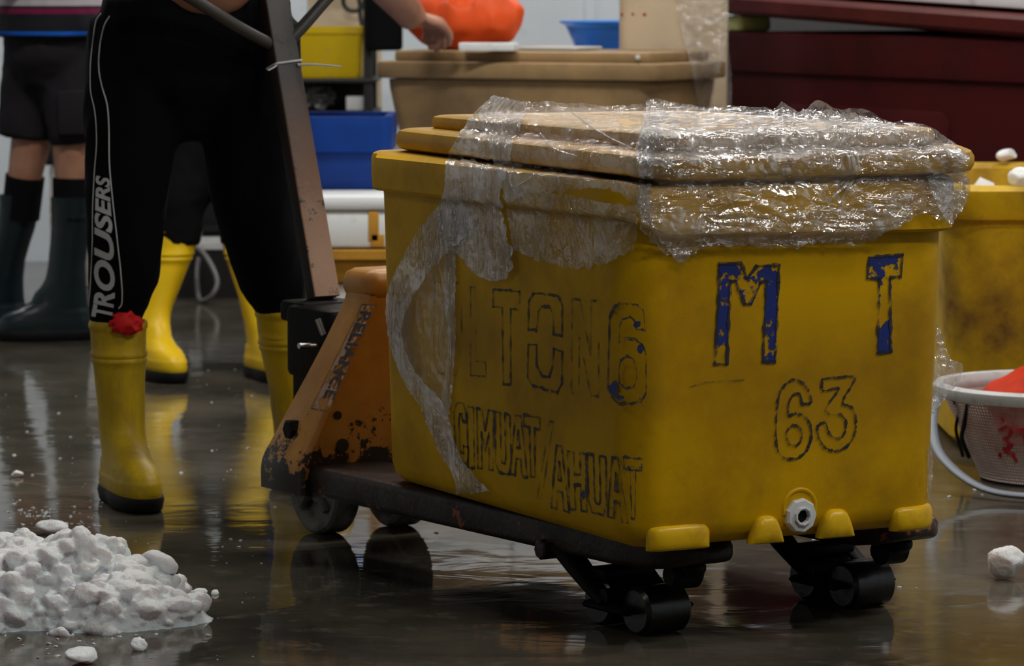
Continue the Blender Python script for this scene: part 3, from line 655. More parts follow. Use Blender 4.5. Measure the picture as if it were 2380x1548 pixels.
# pump, steering wheels, handle
bm = NB(); revolve(bm, jw(1.20, 0, .10), ZUP, [(0, .055), (.06, .06), (.20, .058), (.28, .05), (.33, .045), (.335, .03)], 24)
rbox(bm, world_frame(jw(1.26, -.01, 0), jl, js), -.06, .11, -.07, .07, .29, .43, .02); rbox(bm, world_frame(jw(1.24, -.01, 0), jl, js), -.10, .07, -.095, .085, .13, .22, .03)
rbox(bm, world_frame(jw(1.30, -.04, 0), jl, js), -.03, .05, -.035, .03, .22, .40, .01)
finish('pump', bm, M['black_steel'], jack, 40)
for p, q in ((jw(1.235, -.085, .36), jw(1.235, -.125, .362)), (jw(1.20, -.09, .385), jw(1.205, -.10, .415))):
    bm = NB(); cyl(bm, p, q, .006, seg=10); tag(finish('pump_bolt', bm, M['steel'], jack), 'bright steel bolt')
for s in (-.098, .068):
    bm = NB(); c = jw(1.185, s, .092)
    V = revolve(bm, c-js*.028, js, [(0.008, .012), (0.008, .030), (.014, .036), (.016, .062), (.004, .070), (0, .078), (0, .086), (.005, .0915), (.051, .0915), (.056, .086), (.056, .0), ], 40, True, False)
    wl = finish('steering_wheel', bm, M['wheel'], jack, 30)
    bm = NB()
    for k in range(4):
        a = pi/4+k*pi/2; d = jl*cos(a)+ZUP*sin(a); e = js.cross(d)
        tube(bm, [c-js*.021+d*.02, c-js*.022+d*.062], [.013, .010], 8, .5, smooth=2)
    finish('spoke', bm, M['wheel'], wl)
bm = NB(); cyl(bm, jw(1.185, -.12, .092), jw(1.185, .10, .092), .013, seg=16); finish('axle', bm, M['black_steel'], jack)
# handle: flat bar up to a loop
hb0, hb1 = at_y(752, 692, 6.93), at_y(650, 88, 7.06)
hfr = Matrix.Identity(4); az = (hb1-hb0).normalized(); ax = (js-az*js.dot(az)).normalized(); ay = az.cross(ax)
hmat = Matrix((ax, ay, az)).transposed()
handle = bpy.data.objects.new('handle', None)
def bar_piece(name, ring_fn, zs_, mat, parent):
    bm = NB(); skin_rings(bm, [ring_fn(z) for z in zs_]); o = finish(name, bm, mat, None, 35); o.matrix_world = Matrix.Translation(hb0) @ hmat.to_4x4()
    M4 = Matrix.Translation(parent.location); o.parent = parent; o.matrix_parent_inverse = M4.inverted(); return o
hl = (hb1-hb0).length
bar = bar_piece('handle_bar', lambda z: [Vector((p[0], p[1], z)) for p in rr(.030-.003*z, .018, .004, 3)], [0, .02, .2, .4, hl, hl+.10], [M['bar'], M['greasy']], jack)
for p in bar.data.polygons:                                          # narrow sides get a darker brown, their shade put into the colour
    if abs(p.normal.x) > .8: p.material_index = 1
bm = NB(); rbox(bm, world_frame(hb0, js, jl), -.075, .055, -.045, .05, -.045, -.004, .012); finish('handle_yoke', bm, M['black_steel'], jack)
loop = [at_y(640, 108, 7.05), at_y(560, 66, 6.99), at_y(455, 2, 6.93), at_y(330, -75, 6.87), at_y(318, -120, 6.87), at_y(420, -210, 6.92)]
loop2 = [at_y(660, 108, 7.06), at_y(705, 60, 7.08), at_y(757, 0, 7.11), at_y(830, -80, 7.15), at_y(830, -130, 7.15), at_y(730, -215, 7.12)]
bm = NB(); tube(bm, loop+[(loop[-1]+loop2[-1])/2+Vector((0, 0, .012))]+loop2[::-1], .0125, 12, smooth=6); tag(finish('loop_grip', bm, M['dark_bar'], jack), 'dark steel loop at the top of the handle')
bm = NB(); c = hb0+az*(hl*(692-151)/(692-88))
sq = [c+ax*p[0]+ay*p[1]+ZUP*(.003*p[0]/.03) for p in rr(.0312, .0208, .006, 3)]
tube(bm, sq+[sq[0]], .0024, 6, smooth=0); t0 = c+ax*.031-ay*.0*1-jl*.021; tube(bm, [t0-ax*.012, t0+Vector((.03, -.006, .0)), t0+Vector((.078, -.002, -.004))], [.0034, .0024, .0019], 6)
tube(bm, [c-ax*.030-jl*.021, c-ax*.036-jl*.022-ZUP*.004, c-ax*.050-jl*.022-ZUP*.010], .0017, 6)
tie = finish('cable_tie', bm, M['tie']); tag(tie, 'white nylon cable tie looped round the pallet truck handle', 'cable tie')

# ------------------------------------------------------------------ people
def limb(bm, pts, rad, flat=1.0, seg=16, up=None, smooth=6): tube(bm, pts, rad, seg, flat, up, True, smooth)
def hand_bones(bm, wrist, palm_dir, palm_n, thumb_side, curl=.6, spread=.25, sc=1.0):
    """palm, four unequal bent fingers and a thumb from the side of the palm"""
    d = Vector(palm_dir).normalized(); n = Vector(palm_n).normalized(); n = (n-d*n.dot(d)).normalized(); s = d.cross(n).normalized()*thumb_side
    w = Vector(wrist)
    limb(bm, [w-d*.03, w, w+d*.045*sc, w+d*.085*sc], [.026*sc, .030*sc, .041*sc, .040*sc], .42, 14, n, 4)
    for k, (off, ln) in enumerate(((.030, .070), (.010, .080), (-.010, .074), (-.029, .058))):
        b = w+d*.082*sc+s*off*sc; a = curl; dd = (d+s*spread*off*8).normalized(); pts = [b-dd*.02*sc, b]
        for f in (.44, .32, .24):
            dir_ = dd*cos(a)+n*sin(a); pts.append(pts[-1]+dir_*ln*f*sc); a += curl*.75
        limb(bm, pts, [.0095*sc, .0098*sc, .0090*sc, .0083*sc, .0072*sc], 1, 10, None, 3)
    b = w+d*.025*sc+s*.028*sc
    limb(bm, [b, b+(s*.8+d*.6+n*.2).normalized()*.032*sc, b+(s*.6+d*.9+n*.45).normalized()*.062*sc, b+(s*.35+d+n*.75).normalized()*.085*sc], [.014*sc, .012*sc, .0105*sc, .008*sc], 1, 10, None, 3)
def head_bones(bm, c, face, sc=1.0):
    """skull, jaw, nose, lips, brow and ears; c = centre of the skull"""
    f = Vector(face).normalized(); s = f.cross(ZUP).normalized(); c = Vector(c)
    fr = lambda x, y, z: s*x+f*y+ZUP*z
    lump(bm, c+ZUP*.025, .076*sc, .095*sc, .098*sc, fr, 3); lump(bm, c+f*.028-ZUP*.055, .058*sc, .068*sc, .068*sc, fr, 3)
    limb(bm, [c+f*.092+ZUP*.012, c+f*.108-ZUP*.018, c+f*.100-ZUP*.026], [.008, .013, .010], 1, 10)
    limb(bm, [c+f*.088-s*.024-ZUP*.056, c+f*.099-ZUP*.054, c+f*.088+s*.024-ZUP*.056], [.005, .009, .005], 1, 8)
    limb(bm, [c+f*.080-s*.048+ZUP*.022, c+f*.094+ZUP*.024, c+f*.080+s*.048+ZUP*.022], [.007, .009, .007], 1, 8)
    for q in (-1, 1): limb(bm, [c+s*q*.076+ZUP*.018, c+s*q*.084-f*.010, c+s*q*.078-ZUP*.028], [.012, .016, .010], .5, 8, f)
def face_parts(p, c, face):
    f = Vector(face).normalized(); s = f.cross(ZUP).normalized(); c = Vector(c)
    for q in (-1, 1):
        bm = NB(); lump(bm, c+f*.083+s*q*.032+ZUP*.004, .012, .008, .007, lambda x, y, z: s*x+f*y+ZUP*z, 2); finish('eye', bm, M['hair'], p)
    bm = NB(); vs = lump(bm, c+ZUP*.038-f*.012, .086, .104, .100, lambda x, y, z: s*x+f*y+ZUP*z, 3, .08, 3)
    bmesh.ops.delete(bm, geom=[v for v in bm.verts if (v.co-c).z < .055 and (v.co-c).dot(f) > .0 or (v.co-c).z < -.03], context='VERTS')
    finish('hair', bm, M['hair'], p)
def boot(p, foot_at, toe, top, h=.375, r=.059, mat='boot_yellow', size=1.0, ribs=True):
    """rubber boot: sole, foot, shaft that leans to `top` (x, y offset of the shaft mouth)"""
    t = Vector((toe[0], toe[1], 0)).normalized(); s = Vector((-t.y, t.x, 0)); c = Vector((foot_at[0], foot_at[1], 0))
    #      z    fwd centre  half length half width
    K = [(.026, .058, .142, .047), (.040, .058, .143, .049), (.060, .057, .140, .049), (.074, .053, .133, .047), (.088, .042, .119, .046), (.104, .026, .100, .045), (.120, .012, .082, .045),
         (.140, .002, .068, .046), (.165, -.002, .060, .047), (.20, 0, .056, .048), (.25, 0, .057, .051), (.30, 0, .059, .055)]
    top = Vector((top[0], top[1], 0))
    def at(z):
        for a, b in zip(K[:-1], K[1:]):
            if z <= b[0]: f = (z-a[0])/(b[0]-a[0]); return [x+(y-x)*max(0, f) for x, y in zip(a, b)]
        f = (z-.30)/(.375-.30); return [z, 0, .059+(r-.059)*f, .055+(r*.97-.055)*f]
    rings = []
    hs = [.022, .03, .036, .042, .05, .057, .062, .066, .071, .076, .081, .087, .094, .101, .109, .117, .126, .136, .148, .162, .18, .20, .225, .25, .275, .288, .291, .296, .30, .303, .309, .314, .33, .35, .357, .361, .368, .375]
    for q in hs:
        zz, cf, hl, hw = at(q); k = max(0, (q-.09)/(.285)); k = k*k*(3-2*k) if k < 1 else 1
        bump = .0028 if q in (.291, .296, .303, .309, .361, .368) and ribs else 0
        bump += .002 if q in (.042, .057) and ribs else 0
        o = c+t*(cf*size)+top*k; ring = []
        for i in range(32):
            a = 2*pi*i/32; ca, sa = cos(a), sin(a); e = .82 if q < .09 else 1
            fx = abs(ca)**e*(1 if ca > 0 else -1); fy = abs(sa)**e*(1 if sa > 0 else -1)
            waist = 1-.16*max(0, 1-abs(ca*hl+cf-.03)/.05)*max(0, 1-q/.1)
            fold = 1+.010*sin(a*7+q*60)*sm(.12, .17, q)*(1-sm(.26, .30, q))
            ring.append(o+t*(fx*(hl+bump)*size*fold)+s*(fy*(hw+bump)*size*waist*fold)+ZUP*(q*h/.375 if q > .12 else q))
        rings.append(ring)
    ctr = sum(rings[-1], Vector())/32
    rings.append([ctr+(v-ctr)*.93 for v in rings[-1]]); rings.append([ctr+(v-ctr)*.90-ZUP*.06 for v in rings[-2]])
    bm = NB(); skin_rings(bm, rings); b = finish('rubber_boot', bm, M[mat], p, 50)
    bm = NB(); rg = []
    for q, g in ((0, -.004), (.004, 0), (.024, .004), (.032, .002)):
        rg.append([c+t*((.058*size)+(abs(cos(a))**.8*(1 if cos(a) > 0 else -1))*(.144+g)*size)+s*((abs(sin(a))**.8*(1 if sin(a) > 0 else -1))*(.049+g)*size*(1-.2*max(0, 1-abs(cos(a)*.144+.03)/.05)))+ZUP*(q+(.012*max(0, cos(a)-.55) if q < .01 else 0)) for a in [2*pi*i/40 for i in range(40)]])
    skin_rings(bm, rg); finish('sole', bm, M['sole'], b, 40)
    return b
def polar(c, a, r): return Vector((c[0]+r*cos(a), c[1]+r*sin(a), c[2]))

# --- the worker pulling the truck: black trousers with printed stripe, dirty yellow boots
pm = thing('person', 'person in black track trousers and grimy yellow rubber boots pulling the pallet truck handle', 'person', (-.66, 7.15, 0))
Lr = [(-.800, 7.13, .06), (-.802, 7.13, .20), (-.806, 7.125, .42), (-.787, 7.10, .56), (-.772, 7.12, .80), (-.742, 7.15, .96)]
Ll = [(-.452, 7.33, .06), (-.456, 7.322, .20), (-.477, 7.28, .42), (-.52, 7.22, .55), (-.54, 7.22, .80), (-.545, 7.21, .96)]
bm = NB()
for L in (Lr, Ll): limb(bm, L, [.036, .045, .046, .055, .072, .085])
for L, td in ((Lr, Vector((.34, -.94, 0))), (Ll, Vector((.6, -.8, 0)))):
    f = Vector(L[0]); limb(bm, [f-td*.02, f+td*.08-ZUP*.015, f+td*.15-ZUP*.02], [.034, .034, .026], .7)
limb(bm, [(-.645, 7.18, .86), (-.645, 7.18, .98), (-.64, 7.16, 1.10), (-.635, 7.15, 1.26), (-.63, 7.15, 1.38), (-.625, 7.14, 1.45)], [.150, .155, .142, .160, .165, .07], .72, 20, Vector((.5, -.86, 0)))
lump(bm, (-.625, 7.075, 1.075), .115, .085, .09)
limb(bm, [(-.625, 7.14, 1.42), (-.62, 7.125, 1.53)], [.052, .05])
head_bones(bm, (-.61, 7.10, 1.62), (.45, -.85, 0))
for sh, el, wr, pd, ts in (((-.80, 7.08, 1.39), (-.86, 6.96, 1.18), (-.675, 6.90, 1.165), (.9, .1, -.1), 1), ((-.46, 7.26, 1.39), (-.36, 7.24, 1.20), (-.345, 7.165, 1.20), (.1, -.6, -.75), -1)):
    limb(bm, [sh, el], [.052, .040], smooth=5); limb(bm, [el, wr], [.041, .028], smooth=5)
    hand_bones(bm, wr, pd, (0, -.3, -1) if ts > 0 else (-.3, -.7, .3), ts, .75, .2)
wb = evaluated(bm, .0065, 5); finish('body', wb, M['skin'], pm, 180)
bm = NB(); limb(bm, [(-.64, 7.16, 1.075), (-.635, 7.15, 1.26), (-.63, 7.15, 1.38), (-.625, 7.14, 1.44)], [.162, .172, .176, .085], .76, 22, Vector((.5, -.86, 0)))
for sh, el in (((-.79, 7.08, 1.38), (-.845, 6.99, 1.24)), ((-.47, 7.25, 1.38), (-.385, 7.24, 1.26))): limb(bm, [sh, el], [.066, .058], smooth=4)
wb = evaluated(bm, .012, 6); wrinkle(wb, .006, 14, 4); finish('shirt', wb, M['shirt_grey'], pm, 180)
face_parts(pm, (-.61, 7.10, 1.62), (.45, -.85, 0))
bm = NB()
limb(bm, [(-.806, 7.13, .36), (-.807, 7.13, .40), (-.790, 7.11, .49), (-.787, 7.10, .57), (-.778, 7.11, .70), (-.770, 7.13, .80), (-.752, 7.15, .98)], [.050, .056, .072, .076, .088, .101, .105], 1.0, 20)
limb(bm, [(-.478, 7.28, .37), (-.482, 7.27, .40), (-.500, 7.25, .46), (-.518, 7.23, .55), (-.535, 7.22, .66), (-.540, 7.22, .80), (-.540, 7.21, .98)], [.047, .053, .070, .078, .092, .105, .108], 1.0, 20)
limb(bm, [(-.645, 7.18, .74), (-.645, 7.18, .86), (-.645, 7.175, .98), (-.645, 7.17, 1.045)], [.10, .185, .205, .195], .70, 24, Vector((.5, -.86, 0)))
wb = evaluated(bm, .010, 5); wrinkle(wb, .010, 9, 2, (1, 1, .55)); trous = finish('trousers', wb, M['trouser'], pm, 180)
dgr = bpy.context.evaluated_depsgraph_get()
def bvh_of(objs):
    V, Fc = [], []
    for o in objs:
        mw = o.matrix_world.copy(); P = Matrix.Identity(4); q = o.parent
        mats = []
        while q: mats.append(Matrix.LocRotScale(q.location, q.rotation_euler, q.scale)); q = q.parent
        for m_ in reversed(mats): P = P @ m_
        P = P @ o.matrix_parent_inverse if o.parent else P
        b0 = len(V); V += [P @ v.co for v in o.data.vertices]; Fc += [[i+b0 for i in p.vertices] for p in o.data.polygons]
    return BVHTree.FromPolygons(V, Fc)
tb = bvh_of([trous])
def on_cloth(u, v, off):
    d = sight(u, v).normalized(); h = tb.ray_cast(_o, d)
    if h[0] is None: return None
    return h[0]+h[1]*off
def cloth_line(name, px, w):
    P = [on_cloth(*p, .0022) for p in [tuple(q) for q in catmull([(a, b, 0) for a, b in px], 8)] ] if False else []
    for q in catmull([(a, b, 0) for a, b in px], 8):
        p = on_cloth(q.x, q.y, .0018)
        if p: P.append(p)
    bm = NB(); tube(bm, P, w, 6, smooth=0); return finish(name, bm, M['print'], trous)
cloth_line('stripe_piping', [(236, 32), (224, 52), (217, 100), (212, 150), (212, 210), (222, 260), (226, 330), (221, 400), (217, 480), (216, 560), (213, 640), (208, 712)], .0011)
cloth_line('stripe_piping', [(256, 38), (243, 62), (233, 110), (231, 160), (238, 200), (250, 245), (254, 300), (255, 380), (262, 460), (272, 550), (282, 640), (283, 700), (276, 716)], .0013)
tx = text_mesh('TROUSERS', .28, .035)
bmesh.ops.subdivide_edges(tx, edges=[e for e in tx.edges if e.calc_length() > .08], cuts=2)
bmesh.ops.triangulate(tx, faces=tx.faces)
base = catmull([(262, 736, 0), (268, 690, 0), (268, 610, 0), (262, 520, 0), (258, 455, 0), (258, 408, 0)], 10)
topl = catmull([(214, 736, 0), (220, 690, 0), (221, 610, 0), (222, 520, 0), (224, 455, 0), (225, 408, 0)], 10)
for v in tx.verts:
    f = v.co.x*(len(base)-1); k = min(int(f), len(base)-2); q = f-k
    a = base[k].lerp(base[k+1], q); b = topl[k].lerp(topl[k+1], q); p = a.lerp(b, v.co.y); p.y += (v.co.y-.5)*-14*0
    w = on_cloth(p.x, p.y, .0030) or at_y(p.x, p.y, 7.05); v.co = w
tag(finish('leg_lettering', tx, M['print'], trous, 60), 'white slanted capital letters running up the leg')
bt = boot(pm, (-.800, 7.13), (.36, -.93), (-.006, -.005), .375, .060)
bm = NB(); vs = lump(bm, (-.783, 7.062, .374), .034, .018, .022, None, 3, .5, 3, 4); finish('red_rag', bm, M['red_cloth'], pm)
boot(pm, (-.452, 7.33), (.55, -.83), (-.025, -.05), .385, .060)

# --- the person behind in clean yellow boots, reaching to the tan tub
pb = thing('person', 'person in black clothes and bright yellow boots standing behind, one hand on the orange bag', 'person', (-.82, 9.45, 0))
bm = NB()
hipc = Vector((-.80, 9.50, .88))
A1 = [(-.985, 9.44, .06), (-.970, 9.45, .20), (-.928, 9.475, .33), (-.907, 9.48, .48), (-.875, 9.50, .84)]; A2 = [(-.672, 9.42, .06), (-.688, 9.438, .20), (-.723, 9.475, .33), (-.735, 9.49, .48), (-.73, 9.52, .84)]
for L in (A1, A2): limb(bm, L, [.03, .028, .036, .050, .078])
for L in (A1, A2): f = Vector(L[0]); limb(bm, [f, f+Vector((.09, -.07, -.02))], [.033, .028], .7)
limb(bm, [(-.80, 9.52, .80), (-.80, 9.52, .92), (-.77, 9.55, 1.12), (-.73, 9.58, 1.32), (-.71, 9.60, 1.42)], [.13, .15, .135, .16, .07], .7, 18, Vector((.5, -.86, 0)))
limb(bm, [(-.71, 9.60, 1.40), (-.685, 9.60, 1.52)], [.052, .05]); head_bones(bm, (-.665, 9.60, 1.61), (.85, .3, -.3))
wr = at_y(958, 40, 9.98); hd = at_y(1010, 54, 10.08)
limb(bm, [(-.60, 9.52, 1.37), (-.465, 9.66, 1.165)], [.054, .045], smooth=5); limb(bm, [(-.465, 9.66, 1.165), (-.345, 9.82, 1.05), wr], [.050, .054, .042], smooth=5)
hand_bones(bm, wr, hd-wr+Vector((0.01, 0, -.0)), (-.1, .05, -1), -1, .85, .12, 1.22)
limb(bm, [(-.86, 9.70, 1.37), (-.90, 9.66, 1.12)], [.052, .042], smooth=5); limb(bm, [(-.90, 9.66, 1.12), (-.84, 9.50, .92)], [.042, .029], smooth=5); hand_bones(bm, (-.84, 9.50, .92), (.2, -.2, -1), (.6, .4, 0), -1, .4)
wb = evaluated(bm, .0062, 4); finish('body', wb, M['skin'], pb, 180); face_parts(pb, (-.665, 9.60, 1.61), (.85, .3, -.3))
bm = NB()
limb(bm, [(-.905, 9.48, .36), (-.90, 9.48, .55), (-.875, 9.50, .84), (-.86, 9.52, .95)], [.062, .078, .10, .11]); limb(bm, [(-.735, 9.49, .36), (-.738, 9.49, .55), (-.735, 9.52, .84), (-.74, 9.52, .95)], [.06, .078, .10, .11])
limb(bm, [(-.80, 9.51, .70), (-.80, 9.52, .84), (-.80, 9.52, 1.0)], [.11, .165, .17], .74, 20, Vector((.5, -.86, 0)))
wb = evaluated(bm, .012, 5); wrinkle(wb, .008, 9, 6); finish('trousers', wb, M['black_cloth'], pb, 180)
bm = NB(); limb(bm, [(-.80, 9.52, .96), (-.77, 9.55, 1.12), (-.73, 9.58, 1.32), (-.71, 9.60, 1.43)], [.172, .16, .176, .085], .74, 20, Vector((.5, -.86, 0)))
limb(bm, [(-.61, 9.53, 1.37), (-.52, 9.62, 1.25)], [.068, .060], smooth=4); limb(bm, [(-.85, 9.69, 1.37), (-.885, 9.67, 1.22)], [.066, .058], smooth=4)
wb = evaluated(bm, .013, 6); wrinkle(wb, .006, 12, 9); finish('shirt', wb, M['black_cloth'], pb, 180)
boot(pb, (-.985, 9.44), (.50, -.87), (.075, .04), .41, .060, 'boot_clean')
boot(pb, (-.672, 9.42), (.45, -.89), (-.062, .07), .41, .060, 'boot_clean')

# --- the person at the far left: shorts, socks, dark boots, striped shirt
pc = thing('person', 'person at the left edge in charcoal shorts, striped shirt and dark rubber boots', 'person', (-1.40, 10.45, 0))
bm = NB()
A1 = [(-1.345, 10.46, .06), (-1.337, 10.46, .2), (-1.318, 10.46, .33), (-1.315, 10.46, .50), (-1.32, 10.47, .86)]; A2 = [(-1.56, 10.62, .06), (-1.543, 10.612, .2), (-1.50, 10.592, .33), (-1.47, 10.57, .50), (-1.40, 10.56, .86)]
for L in (A1, A2): limb(bm, L, [.03, .028, .036, .054, .082])
for L in (A1, A2): f = Vector(L[0]); limb(bm, [f, f+Vector((-.12, -.03, -.02))], [.033, .028], .7)
limb(bm, [(-1.37, 10.52, .80), (-1.37, 10.52, .92), (-1.38, 10.52, 1.12), (-1.40, 10.52, 1.34), (-1.41, 10.52, 1.44)], [.13, .15, .14, .16, .07], .75, 18, Vector((-1, -.3, 0)))
limb(bm, [(-1.41, 10.52, 1.42), (-1.43, 10.52, 1.54)], [.052, .05]); head_bones(bm, (-1.45, 10.52, 1.63), (-.96, -.25, -.1))
for y, q in ((10.38, 1), (10.68, -1)):
    limb(bm, [(-1.40, y, 1.38), (-1.40, y-.04*q, 1.12)], [.052, .042], smooth=5); limb(bm, [(-1.40, y-.04*q, 1.12), (-1.58, y, 1.02)], [.042, .029], smooth=5); hand_bones(bm, (-1.58, y, 1.02), (-1, -.1, -.2), (0, -.2, -1), q, .6)
wb = evaluated(bm, .0068, 4); finish('body', wb, M['skin'], pc, 180); face_parts(pc, (-1.45, 10.52, 1.63), (-.96, -.25, -.1))
bm = NB()
limb(bm, [(-1.300, 10.46, .592), (-1.310, 10.46, .66), (-1.32, 10.48, .80), (-1.33, 10.50, .93)], [.079, .084, .098, .11]); limb(bm, [(-1.465, 10.57, .60), (-1.455, 10.57, .68), (-1.43, 10.56, .80), (-1.41, 10.54, .93)], [.086, .092, .105, .115])
limb(bm, [(-1.385, 10.52, .76), (-1.385, 10.52, .86), (-1.385, 10.52, .99)], [.12, .172, .17], .8, 20, Vector((-1, -.3, 0)))
wb = evaluated(bm, .012, 4); wrinkle(wb, .007, 10, 3); sh = finish('shorts', wb, M['shorts'], pc, 180)
bm = NB(); rbox(bm, world_frame((-1.295, 10.375, .68), (1, .08, 0), (-.08, 1, 0)), -.05, .045, -.012, .012, -.06, .07, .008); finish('thigh_pocket', bm, M['shorts'], sh)
bm = NB(); limb(bm, [(-1.38, 10.52, .905), (-1.38, 10.52, 1.12), (-1.40, 10.52, 1.34), (-1.41, 10.52, 1.44)], [.200, .178, .18, .088], .82, 22, Vector((-1, -.3, 0)))
for y, q in ((10.38, 1), (10.68, -1)): limb(bm, [(-1.40, y, 1.38), (-1.40, y-.03*q, 1.22)], [.068, .06], smooth=4)
wb = evaluated(bm, .012, 5); wrinkle(wb, .006, 11, 5); o = finish('shirt', wb, M['stripe'], pc, 180)
for p, q in (((-1.318, 10.46), (-1.315, 10.46)), ((-1.49, 10.59), (-1.472, 10.572))):
    bm = NB(); limb(bm, [(p[0], p[1], .36), (q[0], q[1], .487)], [.058, .060], smooth=6); finish('sock', bm, M['black_cloth'], pc)
boot(pc, (-1.345, 10.46), (-.97, -.22), (.030, 0), .43, .066, 'boot_dark', 1.0, False); boot(pc, (-1.56, 10.62), (-.97, -.2), (.07, -.03), .43, .066, 'boot_dark', 1.0, False)

# ------------------------------------------------------------------ behind: tan tub, bag, basin, panel
ax, ay = Vector((.892, -.452, 0)), Vector((.452, .892, 0)); T0 = Vector((-.408, 10.2, 0)); tfr = world_frame(T0, ax, ay)
tan = thing('insulated_tub', 'tan insulated tub with a stepped lid behind the lettered yellow tub', 'tub', tuple(tfr(.455, .26, 0)))
bm = NB(); tub(bm, tfr, [(.39, .205, .05, .622, .455, .26), (.403, .218, .05, .630, .455, .26), (.408, .222, .05, .645, .455, .26), (.428, .236, .05, .76, .455, .26), (.430, .238, .05, .789, .455, .26), (.38, .19, .05, .789, .455, .26), (.36, .18, .05, .66, .455, .26)])
finish('tub_body', bm, M['tan'], tan, 35)
for k, (u0, u1) in enumerate(((.0, .44), (.45, .91))):
    b2 = NB(); rbox(b2, tfr, u0, u1, .0, .52, 0, .620, .02); tag(finish('foam_box', b2, M['foam'], None), ['white foam box under the left half of the tan tub, mirrored in the wet floor', 'white foam box under the right half of the tan tub, mirrored in the wet floor'][k], 'box')
bm = NB(); rbox(bm, tfr, 0, .91, .0, .52, .792, .841, .045, .008); tl_ = finish('lid', bm, M['tan'], tan, 35)
bm = NB(); rbox(bm, tfr, .045, .868, .025, .49, .838, .872, .045, .010); finish('raised_panel', bm, M['tan'], tl_, 35)
bm = NB(); c = tfr(.842, .0235, .858); cyl(bm, c, c-ay*.006, .007, seg=14, bev=.002); finish('lid_stud', bm, M['white_pl'], tl_)
bag = thing('plastic_bag', 'bulging orange plastic bag on the tan tub', 'bag', tuple(at_y(1075, 112, 10.32)))
bm = NB(); c = at_y(1078, 45, 10.34); c.z = .965
vs = lump(bm, c, .182, .13, .105, lambda x, y, z: ax*x+ay*y+ZUP*z, 5)
for v in vs:
    d = v.co-c; a = math.atan2(d.dot(ay), d.dot(ax)); h = (v.co.z-.873)/.2
    pl = (noise.noise(Vector((a*3.2, h*1.3, 2)))+.6*noise.noise(Vector((a*8, h*1.5, 7))))*.16*max(0, h)
    k = 1+pl-.25*max(0, h-.75)
    v.co = c+Vector((d.x*k, d.y*k, d.z)); v.co.z = max(v.co.z+.02*noise.noise(v.co*14), .8735)
    v.co += Vector((noise.noise(v.co*22), noise.noise(v.co*22+Vector((4, 0, 0))), 0))*.006
finish('bag_body', bm, M['orange_bag'], bag, 60)
bm = NB(); kc = c+Vector((0, 0, .10)); rg = []
for h, r in ((0, .045), (.03, .022), (.05, .018), (.08, .035), (.12, .055)):
    rg.append([kc+Vector((cos(a)*r*(1+.25*sin(a*7)), sin(a)*r*(1+.25*sin(a*7)), h)) for a in [2*pi*i/42 for i in range(42)]])
skin_rings(bm, rg); finish('gathered_neck', bm, M['orange_bag'], bag, 60)
bm = NB(); p0, p1 = at_y(1068, 108, 10.03), at_y(1198, 99, 10.0); d = (p1-p0); d.z = 0; L = d.length; d.normalize(); e = Vector((-d.y, d.x, 0))
rbox(bm, world_frame(Vector((p0.x, p0.y, .8945)), d, e, Vector((-.02, 0, 1))), 0, L, -.02, .05, -.0205, .002, .006, .002); tag(finish('foam_strip', bm, M['foam'], None), 'short white foam strip lying in front of the orange bag', 'foam strip')
bm = NB(); p0 = at_y(1195, 112, 10.15); rbox(bm, world_frame(Vector((p0.x, p0.y, .8735)), ax, ay), .0, .20, 0, .18, 0, .010, .01, .003); tag(finish('foam_sheet', bm, M['foam_dirty'], None), 'thin pale sheet lying flat on the tan lid right of the bag', 'sheet')
pan = NB(); x0, x1 = at_y(1443, 100, 10.42).x, at_y(1692, 100, 10.42).x
rbox(pan, ID, x0, x1, 10.42, 10.60, 0, 1.45, .02, .01); o = finish('cream_panel', pan, M['board'], None); tag(o, 'tall cream slab standing on end behind the tan tub', 'panel')
for px, py in ((1445, 33), (1471, 33), (1498, 34)):
    bm = NB(); lump(bm, at_y(px, py, 10.42), .006 if px > 1480 else .004, .0015, .005, None, 2); tag(finish('rust_spot', bm, M['brush_red'], o), 'small red spot')
bm = NB(); x0, x1 = at_y(1270, 118, 10.9).x, at_y(1560, 118, 10.9).x; rbox(bm, ID, x0, x1, 10.8, 11.25, 0, .858, .02, .008); tag(finish('foam_box', bm, M['foam'], None), 'tall white foam box behind the tan tub under the blue basin', 'box')
bas = thing('basin', 'light blue plastic basin behind the tan tub beside the cream slab', 'basin', (.31, 11.0, .86))
bm = NB(); c = Vector((at_y(1300, 60, 11.0).x+.175, 11.0, .859))
revolve(bm, c, ZUP, [(0, .118), (.004, .124), (.03, .135), (.075, .155), (.08, .162), (.086, .175), (.090, .175), (.092, .168), (.084, .15), (.03, .13), (.008, .11)], 48); finish('basin_body', bm, M['basin'], bas, 40)
bm = NB()
for k in range(9): z = .012+k*.0068; r = .1245+z*.41; tube(bm, [c+Vector((r*cos(a), r*sin(a), z)) for a in [pi+.2+ (pi*.45)*i/14 for i in range(15)]], .0014, 6, smooth=1)
tag(finish('side_ribs', bm, M['basin'], bas), 'fine moulded ribs', kind='stuff')

